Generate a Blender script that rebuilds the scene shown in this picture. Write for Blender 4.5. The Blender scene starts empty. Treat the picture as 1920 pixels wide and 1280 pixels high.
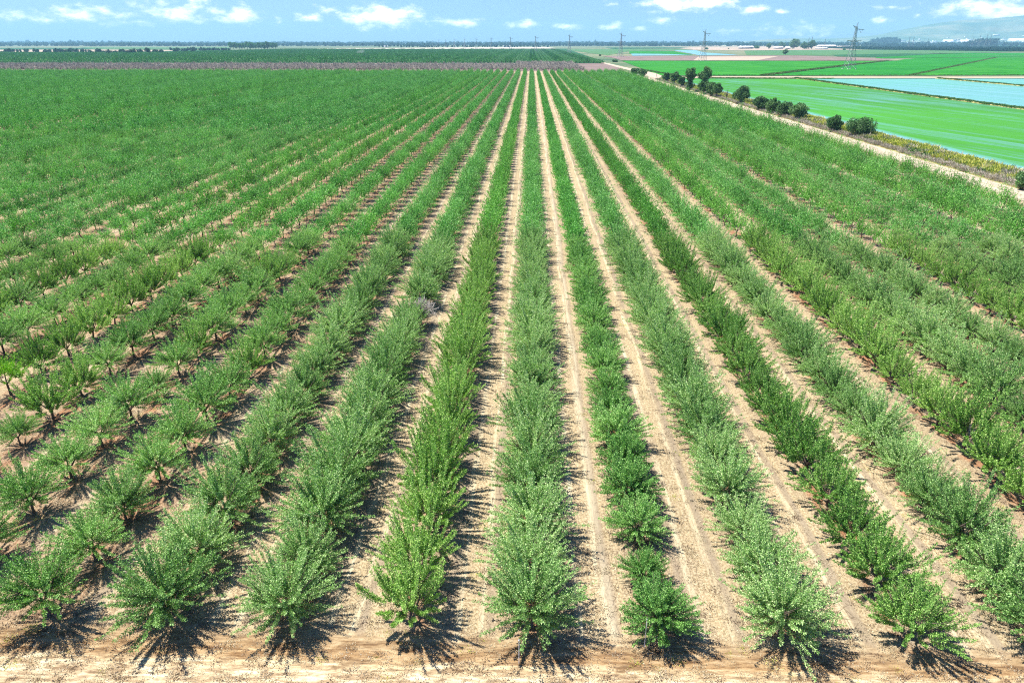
import bpy, math, random
import numpy as np
from mathutils import Vector, Matrix

random.seed(7)
RNG = np.random.default_rng(11)
SC = bpy.context.scene
COL = SC.collection
R = math.radians

# ------------------------------------------------------------------ camera
H = 29.0
F = 1280.0                      # focal length in pixels of the 1920 px wide frame
PITCH = math.atan(560.0 / F)
YAW = R(1.517)
cam_d = bpy.data.cameras.new('camera')
cam_d.lens = 24.0
cam_d.sensor_width = 36.0
cam_d.clip_start = 0.5
cam_d.clip_end = 120000.0
cam = bpy.data.objects.new('camera', cam_d)
COL.objects.link(cam)
cam.location = (0, 0, H)
cam.rotation_euler = (math.pi / 2 - PITCH, 0, YAW)
SC.camera = cam
RM = cam.rotation_euler.to_matrix()

def ray(px, py):
    return (RM @ Vector(((px - 960) / F, -(py - 640) / F, -1.0)))

def G(px, py, z=0.0):
    """ground point seen at a position of the 1920x1280 photograph"""
    d = ray(px, py)
    t = (z - H) / d.z
    return Vector((d.x * t, d.y * t, z))

def project(x, y, z):
    v = RM.transposed() @ Vector((x, y, z - H))
    if v.z >= -0.1:
        return None
    return (960 + F * v.x / -v.z, 640 - F * v.y / -v.z, -v.z)

# ------------------------------------------------------------------ sun and sky
SUN_DIR = Vector((-0.50, 0.24, 1.0)).normalized()      # towards the sun
SUN_EL = math.asin(SUN_DIR.z)
SUN_AZ = math.atan2(SUN_DIR.x, SUN_DIR.y)
sun_d = bpy.data.lights.new('sun', 'SUN')
sun_d.energy = 5.0
sun_d.angle = R(0.5)
sun_d.color = (1.0, 0.95, 0.87)
sun = bpy.data.objects.new('sun', sun_d)
COL.objects.link(sun)
sun.location = (0, 0, 300)
sun.rotation_euler = SUN_DIR.to_track_quat('Z', 'Y').to_euler()

SC.view_settings.view_transform = 'Standard'
SC.view_settings.look = 'None'
SC.view_settings.exposure = 1.24
SC.view_settings.gamma = 1.0
SC.view_settings.use_curve_mapping = False
try:
    SC.cycles.use_denoising = False
    SC.cycles.max_bounces = 8
    SC.cycles.filter_width = 1.1
    SC.cycles.volume_bounces = 0
    SC.cycles.transparent_max_bounces = 8
except Exception:
    pass

CLOUDS = [  # centre x, centre y, half width, half height, density
    (716, 32, 92, 22, 1.25), (690, 24, 40, 15, .8), (760, 24, 34, 14, .8), (865, 44, 46, 10, 1.), (985, 46, 48, 9, 1.), (1065, 49, 30, 6, .9),
    (1150, 50, 26, 8, .95), (1238, 39, 36, 9, 1.), (1203, 54, 18, 6, .7), (1290, 8, 95, 15, 1.15),
    (1408, 18, 34, 9, .95), (1466, 22, 15, 5, .7), (1655, 39, 18, 8, .95), (1720, 29, 9, 5, .9),
    (1675, 14, 26, 5, .7), (1850, 14, 85, 17, 1.), (1900, 22, 60, 20, .9), (448, 30, 48, 18, 1.),
    (582, 33, 32, 9, .85), (524, 41, 10, 9, .8), (330, 24, 80, 24, .78), (160, 27, 85, 17, .8), (95, 38, 60, 8, .55),
    (370, 2, 30, 8, .8), (250, 42, 80, 10, .55), (1490, 56, 80, 13, .62), (1145, 8, 15, 6, .7),
    (1385, 58, 50, 6, .45), (20, 30, 40, 12, .55), (1180, 54, 12, 5, .5), (620, 20, 50, 10, .35),
]
W = bpy.data.worlds.new("World")
SC.world = W
W.use_nodes = True
nt = W.node_tree
nt.nodes.clear()

def N(t, typ, **kw):
    n = t.nodes.new(typ)
    for k, v in kw.items():
        if k.startswith('i_'):
            n.inputs[int(k[2:])].default_value = v
        else:
            setattr(n, k, v)
    return n

def L(t, a, b):
    t.links.new(a, b)

def math_node(t, op, a, b=None, c=None, clamp=False):
    n = t.nodes.new('ShaderNodeMath')
    n.operation = op
    n.use_clamp = clamp
    for i, v in enumerate((a, b, c)):
        if v is None:
            continue
        if isinstance(v, (int, float)):
            n.inputs[i].default_value = v
        else:
            t.links.new(v, n.inputs[i])
    return n.outputs[0]

sky = N(nt, 'ShaderNodeTexSky', sky_type='NISHITA')
sky.sun_disc = False
sky.sun_elevation = SUN_EL
sky.sun_rotation = SUN_AZ % (2 * math.pi)
sky.altitude = 0
sky.air_density = 1.0
sky.dust_density = 0.3
sky.ozone_density = 2.0
tint = N(nt, 'ShaderNodeMix', data_type='RGBA', blend_type='MULTIPLY')
tint.inputs['Factor'].default_value = 1.0
L(nt, sky.outputs[0], tint.inputs['A'])
tint.inputs['B'].default_value = (0.62, 0.86, 1.50, 1)
bg = N(nt, 'ShaderNodeBackground')
bg.inputs['Strength'].default_value = 0.050
L(nt, tint.outputs['Result'], bg.inputs['Color'])
tc = N(nt, 'ShaderNodeTexCoord')
sep = N(nt, 'ShaderNodeSeparateXYZ')
L(nt, tc.outputs['Generated'], sep.inputs[0])
az = math_node(nt, 'ARCTAN2', sep.outputs[0], sep.outputs[1])
comb = N(nt, 'ShaderNodeCombineXYZ')
L(nt, az, comb.inputs[0])
L(nt, sep.outputs[2], comb.inputs[1])
nz = N(nt, 'ShaderNodeTexNoise', noise_dimensions='2D')
mp = N(nt, 'ShaderNodeMapping')
mp.inputs['Scale'].default_value = (1.0, 2.2, 1)
L(nt, comb.outputs[0], mp.inputs[0])
L(nt, mp.outputs[0], nz.inputs['Vector'])
nz.inputs['Scale'].default_value = 42
nz.inputs['Detail'].default_value = 7
nz.inputs['Roughness'].default_value = 0.62
cur = None
for (cx, cy, w, h, dn) in CLOUDS:
    d = ray(cx, cy).normalized()
    sub = N(nt, 'ShaderNodeVectorMath', operation='SUBTRACT')
    L(nt, comb.outputs[0], sub.inputs[0])
    sub.inputs[1].default_value = (math.atan2(d.x, d.y), d.z, 0)
    mul = N(nt, 'ShaderNodeVectorMath', operation='MULTIPLY')
    L(nt, sub.outputs[0], mul.inputs[0])
    mul.inputs[1].default_value = (F / w / 1.12, F / h / 1.05, 0)
    ln = N(nt, 'ShaderNodeVectorMath', operation='LENGTH')
    L(nt, mul.outputs[0], ln.inputs[0])
    q = math_node(nt, 'MULTIPLY_ADD', ln.outputs['Value'], -dn, dn)
    cur = q if cur is None else math_node(nt, 'MAXIMUM', cur, q)
nn = math_node(nt, 'MULTIPLY_ADD', nz.outputs[0], 1.9, -0.98)
cm = math_node(nt, 'ADD', cur, nn)
mr = N(nt, 'ShaderNodeMapRange', interpolation_type='SMOOTHSTEP')
L(nt, cm, mr.inputs[0])
mr.inputs[1].default_value = 0.05
mr.inputs[2].default_value = 1.15
above = math_node(nt, 'GREATER_THAN', sep.outputs[2], 0.0)
cmask = math_node(nt, 'MULTIPLY', mr.outputs[0], above)
cbg = N(nt, 'ShaderNodeBackground')
cbg.inputs['Color'].default_value = (1.0, 0.97, 0.965, 1)
cbg.inputs['Strength'].default_value = 1.3
mixs = N(nt, 'ShaderNodeMixShader')
L(nt, cmask, mixs.inputs[0])
L(nt, bg.outputs[0], mixs.inputs[1])
L(nt, cbg.outputs[0], mixs.inputs[2])
cs_ = math_node(nt, 'MULTIPLY_ADD', cm, .55, .72)
cs_ = math_node(nt, 'MINIMUM', cs_, 1.25)
L(nt, cs_, cbg.inputs['Strength'])
wo = N(nt, 'ShaderNodeOutputWorld')
L(nt, mixs.outputs[0], wo.inputs[0])

# ------------------------------------------------------------------ materials
def new_mat(name):
    m = bpy.data.materials.new(name)
    m.use_nodes = True
    m.node_tree.nodes.clear()
    return m, m.node_tree

def ramp(t, fac, stops, interp='LINEAR'):
    r = t.nodes.new('ShaderNodeValToRGB')
    r.color_ramp.interpolation = interp
    el = r.color_ramp.elements
    while len(el) < len(stops):
        el.new(0.5)
    for e, (p, c) in zip(el, stops):
        e.position = p
        e.color = (c[0], c[1], c[2], 1)
    t.links.new(fac, r.inputs[0])
    return r.outputs[0]

def coords(t, scale=(1, 1, 1), rot=0.0):
    c = t.nodes.new('ShaderNodeTexCoord')
    m = t.nodes.new('ShaderNodeMapping')
    m.inputs['Rotation'].default_value = (0, 0, rot)
    t.links.new(c.outputs['Object'], m.inputs[0])
    m2 = t.nodes.new('ShaderNodeMapping')
    m2.inputs['Scale'].default_value = scale
    t.links.new(m.outputs[0], m2.inputs[0])
    return m2.outputs[0]

def noise(t, vec, scale=1.0, detail=4, rough=0.6, dist=0.0):
    n = t.nodes.new('ShaderNodeTexNoise')
    n.inputs['Scale'].default_value = scale
    n.inputs['Detail'].default_value = detail
    n.inputs['Roughness'].default_value = rough
    n.inputs['Distortion'].default_value = dist
    t.links.new(vec, n.inputs['Vector'])
    return n.outputs[0]

def mixc(t, fac, a, b, mode='MIX'):
    m = t.nodes.new('ShaderNodeMix')
    m.data_type = 'RGBA'
    m.blend_type = mode
    m.clamp_factor = True
    for s, v in (('Factor', fac), ('A', a), ('B', b)):
        if isinstance(v, tuple):
            m.inputs[s].default_value = (v[0], v[1], v[2], 1)
        elif isinstance(v, (int, float)):
            m.inputs[s].default_value = v
        else:
            t.links.new(v, m.inputs[s])
    return m.outputs['Result']

def finish(t, col, rough=0.9, spec=0.2, bump=None, bstr=0.3, bdist=0.05):
    b = t.nodes.new('ShaderNodeBsdfPrincipled')
    if isinstance(col, tuple):
        b.inputs['Base Color'].default_value = (col[0], col[1], col[2], 1)
    else:
        t.links.new(col, b.inputs['Base Color'])
    b.inputs['Roughness'].default_value = rough
    b.inputs['Specular IOR Level'].default_value = spec
    if bump is not None:
        bn = t.nodes.new('ShaderNodeBump')
        bn.inputs['Strength'].default_value = bstr
        bn.inputs['Distance'].default_value = bdist
        t.links.new(bump, bn.inputs['Height'])
        t.links.new(bn.outputs[0], b.inputs['Normal'])
    o = t.nodes.new('ShaderNodeOutputMaterial')
    t.links.new(b.outputs[0], o.inputs[0])
    return b

def simple(name, col, var=0.25, scale=(1, 1, 1), rough=0.85, spec=0.2, rot=0.0, nscale=1.0):
    m, t = new_mat(name)
    n = noise(t, coords(t, scale, rot), nscale, 5, 0.65)
    lo = tuple(c * (1 - var) for c in col)
    hi = tuple(min(1, c * (1 + var)) for c in col)
    finish(t, ramp(t, n, [(0.3, lo), (0.7, hi)]), rough, spec)
    return m

def field(name, a, b, c, scale, rot=0.0, p=(0.35, 0.5, 0.65)):
    """field cover of three tones in streaks"""
    m, t = new_mat(name)
    v = coords(t, scale, rot)
    n = noise(t, v, 1.0, 6, 0.62)
    n2 = noise(t, coords(t, (0.05, 0.05, 1)), 1.0, 6, 0.7)
    f = math_node(t, 'MULTIPLY_ADD', n2, 0.35, math_node(t, 'MULTIPLY_ADD', n, 0.8, -0.075))
    finish(t, ramp(t, f, [(p[0], a), (p[1], b), (p[2], c)]), 0.95, 0.1)
    return m

def leaf_mat(name, dark, mid, lite, trans=0.22):
    m, t = new_mat(name)
    g = t.nodes.new('ShaderNodeNewGeometry')
    oi = t.nodes.new('ShaderNodeObjectInfo')
    f = math_node(t, 'MULTIPLY_ADD', oi.outputs['Random'], 0.36, math_node(t, 'MULTIPLY_ADD', g.outputs['Random Per Island'], 0.82, -0.09))
    c = ramp(t, f, [(0.05, dark), (0.5, mid), (0.95, lite)])
    b = t.nodes.new('ShaderNodeBsdfPrincipled')
    t.links.new(c, b.inputs['Base Color'])
    b.inputs['Roughness'].default_value = 0.5
    b.inputs['Specular IOR Level'].default_value = 0.2
    tr = t.nodes.new('ShaderNodeBsdfTranslucent')
    tc2 = mixc(t, 1.0, c, (0.95, 1.25, 0.45), 'MULTIPLY')
    t.links.new(tc2, tr.inputs['Color'])
    mx = t.nodes.new('ShaderNodeMixShader')
    mx.inputs[0].default_value = trans
    t.links.new(b.outputs[0], mx.inputs[1])
    t.links.new(tr.outputs[0], mx.inputs[2])
    o = t.nodes.new('ShaderNodeOutputMaterial')
    t.links.new(mx.outputs[0], o.inputs[0])
    return m

M = {}
M['leaf_grey'] = leaf_mat('leaf_grey_green', (.06, .16, .035), (.25, .46, .125), (.56, .68, .33))
M['leaf_spiky'] = leaf_mat('leaf_bright_green', (.06, .16, .022), (.25, .47, .085), (.54, .68, .24))
M['leaf_round'] = leaf_mat('leaf_mid_green', (.05, .16, .03), (.21, .45, .10), (.47, .66, .25))
M['leaf_dark'] = leaf_mat('leaf_dark_green', (.04, .13, .02), (.17, .37, .065), (.40, .57, .18))
M['leaf_lime'] = leaf_mat('leaf_lime', (.13, .33, .01), (.24, .52, .02), (.36, .60, .05))
M['leaf_open'] = leaf_mat('leaf_open_green', (.055, .16, .03), (.24, .47, .11), (.52, .68, .28))
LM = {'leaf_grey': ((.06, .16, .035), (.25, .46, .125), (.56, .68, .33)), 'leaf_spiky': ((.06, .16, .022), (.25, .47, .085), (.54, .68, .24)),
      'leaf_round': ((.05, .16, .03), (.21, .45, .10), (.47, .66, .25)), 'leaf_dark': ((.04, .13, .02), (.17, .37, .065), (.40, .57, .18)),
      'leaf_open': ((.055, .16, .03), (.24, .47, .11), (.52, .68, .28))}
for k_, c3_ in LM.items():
    for sfx, f_ in (('_mid', (.58, .85, .62)), ('_far_shaded', (.42, .76, .50))):  # darker LOD copies: the crowns' missing self-shadow is put into the leaf colour
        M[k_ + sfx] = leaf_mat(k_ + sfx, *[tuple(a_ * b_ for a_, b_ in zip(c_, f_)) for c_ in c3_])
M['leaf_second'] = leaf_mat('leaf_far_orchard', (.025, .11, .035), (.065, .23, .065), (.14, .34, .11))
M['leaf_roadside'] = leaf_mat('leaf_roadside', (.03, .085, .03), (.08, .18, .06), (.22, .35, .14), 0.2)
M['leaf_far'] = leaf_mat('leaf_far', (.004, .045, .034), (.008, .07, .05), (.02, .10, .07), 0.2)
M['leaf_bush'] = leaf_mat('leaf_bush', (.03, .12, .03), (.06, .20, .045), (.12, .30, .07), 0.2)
M['weed_yellow'] = leaf_mat('weed_yellow', (.20, .27, .04), (.46, .48, .07), (.66, .56, .18), 0.2)
M['weed_grey'] = leaf_mat('weed_grey', (.24, .21, .15), (.42, .37, .29), (.60, .55, .45), 0.05)
M['litter_dark'] = leaf_mat('litter_dark', (.06, .04, .03), (.12, .08, .055), (.22, .15, .10), 0.05)
M['litter_straw'] = leaf_mat('litter_straw', (.24, .19, .11), (.36, .30, .18), (.46, .40, .27), 0.05)
M['litter_pale'] = leaf_mat('litter_pale', (.34, .27, .18), (.46, .39, .27), (.56, .50, .38), 0.05)
M['weed_green'] = leaf_mat('weed_green', (.05, .12, .03), (.10, .20, .05), (.20, .30, .09), 0.2)
M['bark'] = simple('bark', (.11, .085, .07), .4, (6, 6, 2))
M['bark_pale'] = simple('bark_pale', (.34, .31, .28), .35, (9, 9, 3))
M['twig'] = simple('bare_twig', (.36, .33, .27), .3, (1, 1, 1))
M['twig_pale'] = simple('pale_twig', (.52, .48, .43), .2)
M['steel'] = simple('galvanised_steel', (.24, .27, .27), .2, (1, 1, 1), 0.5, 0.5)
M['roof_white'] = simple('white_metal_roof', (.78, .78, .76), .06, (.3, .3, .3), .6)
M['wall_pale'] = simple('pale_wall', (.45, .43, .40), .15, (.2, .2, .2))
M['wall_shed'] = simple('shed_wall', (.28, .27, .26), .2, (.2, .2, .2))
M['opening'] = simple('dark_opening', (.03, .03, .035), .2)
M['pole_wood'] = simple('pole_wood', (.12, .09, .07), .3)
M['pvc'] = simple('white_plastic_pipe', (.75, .75, .73), .08, (3, 3, 3), .5)

# orchard ground
ROW = 6.7
ROW0 = 0.33
def ground_material():
    m, t = new_mat('orchard_ground')
    c = t.nodes.new('ShaderNodeTexCoord')
    s = t.nodes.new('ShaderNodeSeparateXYZ')
    t.links.new(c.outputs['Object'], s.inputs[0])
    wob = noise(t, coords(t, (.25, .06, 1)), 1.0, 3, .5)
    xw = math_node(t, 'MULTIPLY_ADD', wob, 0.9, math_node(t, 'SUBTRACT', s.outputs[0], 0.45))
    xs = math_node(t, 'DIVIDE', math_node(t, 'SUBTRACT', xw, ROW0), ROW)
    fr = math_node(t, 'FRACT', xs)                      # 0 at the trunks, .5 in the aisle
    # litter / straw / soil noise fields
    n_st = noise(t, coords(t, (2.4, .16, 1)), 1.0, 8, .72)         # streaks along the rows
    n_mid = noise(t, coords(t, (.55, .28, 1)), 1.0, 7, .70, .6)
    n_fin = noise(t, coords(t, (7, 6, 1)), 1.0, 6, .78)
    n_big = noise(t, coords(t, (.09, .035, 1)), 1.0, 4, .6)
    straw = ramp(t, n_fin, [(.36, (.26, .185, .11)), (.44, (.50, .38, .24)), (.52, (.70, .57, .38)), (.64, (.92, .82, .62))])
    soil = ramp(t, n_fin, [(.38, (.17, .125, .095)), (.47, (.38, .29, .215)), (.54, (.50, .40, .30)), (.66, (.68, .56, .43))])
    red = ramp(t, n_fin, [(.30, (.27, .105, .05)), (.52, (.50, .235, .13)), (.75, (.66, .42, .26))])
    # aisle profile: soil close to the trees, straw in the middle, two wheel tracks
    prof = ramp(t, fr, [(0.0, (.25,) * 3), (.12, (.30,) * 3), (.25, (.70,) * 3), (.31, (.05,) * 3), (.37, (.55,) * 3),
                        (.50, (1.1,) * 3), (.60, (.75,) * 3), (.66, (.05,) * 3), (.72, (1.0,) * 3), (.84, (.5,) * 3), (1.0, (.25,) * 3)])
    f = math_node(t, 'ADD', math_node(t, 'MULTIPLY', prof, .75), math_node(t, 'MULTIPLY_ADD', n_st, 1.5, -.62))
    f = math_node(t, 'ADD', f, math_node(t, 'MULTIPLY_ADD', n_mid, .9, -.45), clamp=True)
    col = mixc(t, f, soil, straw)
    def trk(c_, w_):
        d_ = math_node(t, 'ABSOLUTE', math_node(t, 'SUBTRACT', fr, c_))
        return ramp(t, math_node(t, 'DIVIDE', d_, w_), [(0.0, (1,) * 3), (.55, (.9,) * 3), (1.0, (0,) * 3)])
    tk = math_node(t, 'ADD', trk(.315, .05), trk(.655, .05), clamp=True)
    tk = math_node(t, 'MULTIPLY', tk, ramp(t, noise(t, coords(t, (.5, .05, 1)), 1.0, 5, .6), [(.36, (.25,) * 3), (.6, (1,) * 3)]))
    col = mixc(t, math_node(t, 'MULTIPLY', tk, .75), col, mixc(t, n_mid, (.36, .29, .225), (.58, .49, .39)))
    pk = math_node(t, 'ADD', trk(.385, .040), trk(.585, .036), clamp=True)
    col = mixc(t, math_node(t, 'MULTIPLY', pk, ramp(t, n_st, [(.42, (0,) * 3), (.62, (.85,) * 3)])), col, (.92, .83, .63))
    # reddish fallen leaves under the trees
    tr = ramp(t, fr, [(0.0, (1,) * 3), (.13, (1,) * 3), (.24, (0,) * 3), (.84, (0,) * 3), (.93, (1,) * 3), (1.0, (1,) * 3)])
    rn = ramp(t, n_mid, [(.46, (0,) * 3), (.58, (1,) * 3)])
    col = mixc(t, math_node(t, 'MULTIPLY', math_node(t, 'MULTIPLY', tr, rn), .85), col, red)
    lf_ = t.nodes.new('ShaderNodeMapRange')
    t.links.new(s.outputs[0], lf_.inputs[0])
    lf_.inputs[1].default_value = -10.0; lf_.inputs[2].default_value = -24.0
    redn = ramp(t, noise(t, coords(t, (.22, .16, 1)), 1.0, 5, .65), [(.42, (0,) * 3), (.60, (1,) * 3)])
    col = mixc(t, math_node(t, 'MULTIPLY', math_node(t, 'MULTIPLY', redn, lf_.outputs[0]), .6), col, mixc(t, .5, red, soil))
    # cracked dry mud
    vo = t.nodes.new('ShaderNodeTexVoronoi')
    vo.feature = 'DISTANCE_TO_EDGE'
    vo.inputs['Scale'].default_value = 1.0
    wv = mixc(t, .12, coords(t, (2.1, 1.7, 1)), t.nodes.new('ShaderNodeTexNoise').outputs[1])
    t.links.new(wv, vo.inputs['Vector'])
    cr = ramp(t, vo.outputs['Distance'], [(0.0, (1,) * 3), (.045, (0,) * 3)])
    cm_ = ramp(t, noise(t, coords(t, (.5, .11, 1)), 1.3, 4, .6), [(.49, (0,) * 3), (.60, (1,) * 3)])
    col = mixc(t, math_node(t, 'MULTIPLY', math_node(t, 'MULTIPLY', cr, cm_), .75), col, (.16, .115, .085))
    # one pale crusted strip between the middle row and the next one
    strip = ramp(t, math_node(t, 'DIVIDE', math_node(t, 'ABSOLUTE', math_node(t, 'SUBTRACT', xw, 4.55)), 1.0),
                 [(0.0, (1,) * 3), (.10, (.8,) * 3), (.34, (0,) * 3)])
    strip = math_node(t, 'MULTIPLY', strip, ramp(t, n_st, [(.38, (.0,) * 3), (.56, (1,) * 3)]))
    col = mixc(t, math_node(t, 'MULTIPLY', strip, .6), col, (.86, .78, .62))
    # headland across the row ends: streaks along x
    yl = math_node(t, 'MULTIPLY_ADD', s.outputs[0], .010, s.outputs[1])
    yn = math_node(t, 'MULTIPLY_ADD', noise(t, coords(t, (.35, 1.2, 1)), 1.0, 5, .7), 1.6, math_node(t, 'SUBTRACT', yl, .8))
    ye = math_node(t, 'DIVIDE', math_node(t, 'SUBTRACT', yn, 18.0), 12.0, clamp=True)
    hm = ramp(t, ye, [(0.0, (1,) * 3), (.70, (1,) * 3), (.80, (0,) * 3), (1.0, (0,) * 3)])
    hs = noise(t, coords(t, (.5, 2.6, 1)), 1.0, 8, .75, .4)
    hcol = ramp(t, hs, [(.36, (.26, .175, .11)), (.45, (.50, .37, .25)), (.52, (.74, .60, .42)), (.62, (.98, .88, .70))])
    hpro = ramp(t, ye, [(0.0, (.95, .92, .85)), (.52, (1.15, 1.15, 1.12)), (.58, (1.1, 1.08, 1.0)), (.62, (.78, .64, .50)),
                        (.68, (.72, .62, .52)), (.76, (.85, .78, .70)), (1, (.9, .85, .8))])
    hcol = mixc(t, 1.0, hcol, hpro, 'MULTIPLY')
    dark = ramp(t, noise(t, coords(t, (1.6, 5, 1)), 1.0, 6, .75), [(.54, (0,) * 3), (.62, (1,) * 3)])
    hcol = mixc(t, math_node(t, 'MULTIPLY', dark, .55), hcol, (.25, .18, .125))
    col = mixc(t, hm, col, hcol)
    tone = ramp(t, n_big, [(.35, (.88, .86, .84)), (.65, (1.06, 1.05, 1.02))])
    col = mixc(t, 1.0, col, tone, 'MULTIPLY')
    bh = math_node(t, 'SUBTRACT', math_node(t, 'ADD', n_fin, n_mid), math_node(t, 'MULTIPLY', cr, math_node(t, 'MULTIPLY', cm_, .4)))
    col = mixc(t, 1.0, col, (.54, .535, .49), 'MULTIPLY')
    finish(t, col, .95, .1, bh, .55, .10)
    return m
M['orchard_ground'] = ground_material()
M['plain'] = field('dry_plain', (.05, .10, .05), (.10, .14, .07), (.24, .22, .13), (.0012, .004, 1))
M['road'] = field('dirt_road', (.28, .215, .155), (.39, .315, .235), (.46, .39, .30), (.9, .12, 1))
M['roadx'] = field('dirt_road_cross', (.24, .19, .12), (.34, .27, .19), (.42, .35, .26), (.05, .6, 1))
M['bank'] = field('levee_bank', (.13, .13, .06), (.26, .22, .13), (.40, .34, .24), (1.0, .15, 1))
M['verge'] = field('verge', (.14, .16, .05), (.26, .24, .09), (.33, .29, .14), (.8, .2, 1))
M['paddy'] = field('young_rice_bright', (.008, .10, .006), (.018, .165, .008), (.05, .23, .016), (.012, .06, 1), R(-12))
M['paddy2'] = field('young_rice_green', (.006, .11, .010), (.012, .155, .010), (.03, .21, .016), (.012, .06, 1), R(-12))
M['green_mute'] = field('muted_crop', (.03, .11, .04), (.06, .15, .05), (.11, .18, .08), (.006, .03, 1))
M['green_dark'] = field('dark_crop', (.012, .065, .025), (.018, .085, .03), (.03, .11, .04), (.006, .03, 1))
M['plough'] = field('ploughed_field', (.11, .08, .07), (.17, .125, .11), (.27, .21, .165), (.01, .06, 1))
M['tan'] = field('stubble_field', (.27, .21, .15), (.34, .27, .20), (.42, .35, .27), (.006, .05, 1))
M['cream'] = field('dry_cream_field', (.40, .34, .27), (.48, .42, .34), (.55, .49, .41), (.006, .05, 1))

def water_material(name, rice, lo, hi, green):
    """shallow flooded field; rice shoots show in wind-combed streaks"""
    m, t = new_mat(name)
    v = coords(t, (.11, .0070, 1), R(-13))
    n = noise(t, v, 1.0, 8, .70, .2)
    n2 = noise(t, coords(t, (.5, .03, 1), R(-13)), 1.0, 6, .65, .1)
    n3 = noise(t, coords(t, (.004, .0035, 1)), 1.0, 3, .5)
    f = math_node(t, 'ADD', math_node(t, 'MULTIPLY', n, .55), math_node(t, 'MULTIPLY', n2, .30))
    f = math_node(t, 'ADD', f, math_node(t, 'MULTIPLY', n3, .25))
    mask = ramp(t, f, [(lo, (0,) * 3), (hi, (1,) * 3)])
    if rice:                       # open water along the bank
        c = t.nodes.new('ShaderNodeTexCoord')
        s = t.nodes.new('ShaderNodeSeparateXYZ')
        t.links.new(c.outputs['Object'], s.inputs[0])
        e = math_node(t, 'MULTIPLY_ADD', n2, 5.0, s.outputs[0])
        e2 = t.nodes.new('ShaderNodeMapRange')
        t.links.new(e, e2.inputs[0])
        e2.inputs[1].default_value = 126.0
        e2.inputs[2].default_value = 131.0
        mask = math_node(t, 'MULTIPLY', mask, e2.outputs[0])
    wb = t.nodes.new('ShaderNodeBsdfPrincipled')
    wb.inputs['Base Color'].default_value = (.15, .36, .33, 1)
    wb.inputs['Roughness'].default_value = .22
    wb.inputs['Specular IOR Level'].default_value = .6
    gr = t.nodes.new('ShaderNodeBsdfPrincipled')
    gc = ramp(t, math_node(t, 'MULTIPLY_ADD', n3, .9, math_node(t, 'MULTIPLY_ADD', n2, .5, -.2)), [(.3, tuple(x * .62 for x in green)), (.7, tuple(x * 1.1 for x in green))])
    t.links.new(gc, gr.inputs['Base Color'])
    gr.inputs['Roughness'].default_value = .9
    gr.inputs['Specular IOR Level'].default_value = .1
    bn = t.nodes.new('ShaderNodeBump')
    bn.inputs['Strength'].default_value = .06
    bn.inputs['Distance'].default_value = .05
    t.links.new(noise(t, coords(t, (3, 3, 1)), 1.0, 3, .6), bn.inputs['Height'])
    t.links.new(bn.outputs[0], wb.inputs['Normal'])
    mx = t.nodes.new('ShaderNodeMixShader')
    t.links.new(mask, mx.inputs[0])
    t.links.new(wb.outputs[0], mx.inputs[1])
    t.links.new(gr.outputs[0], mx.inputs[2])
    o = t.nodes.new('ShaderNodeOutputMaterial')
    t.links.new(mx.outputs[0], o.inputs[0])
    return m
M['rice_water'] = water_material('flooded_rice', True, .33, .55, (.05, .23, .025))
M['open_water'] = water_material('flooded_field', False, .42, .80, (.06, .28, .12))
M['far_water'] = water_material('far_water', False, .9, .99, (.10, .36, .16))

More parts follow.
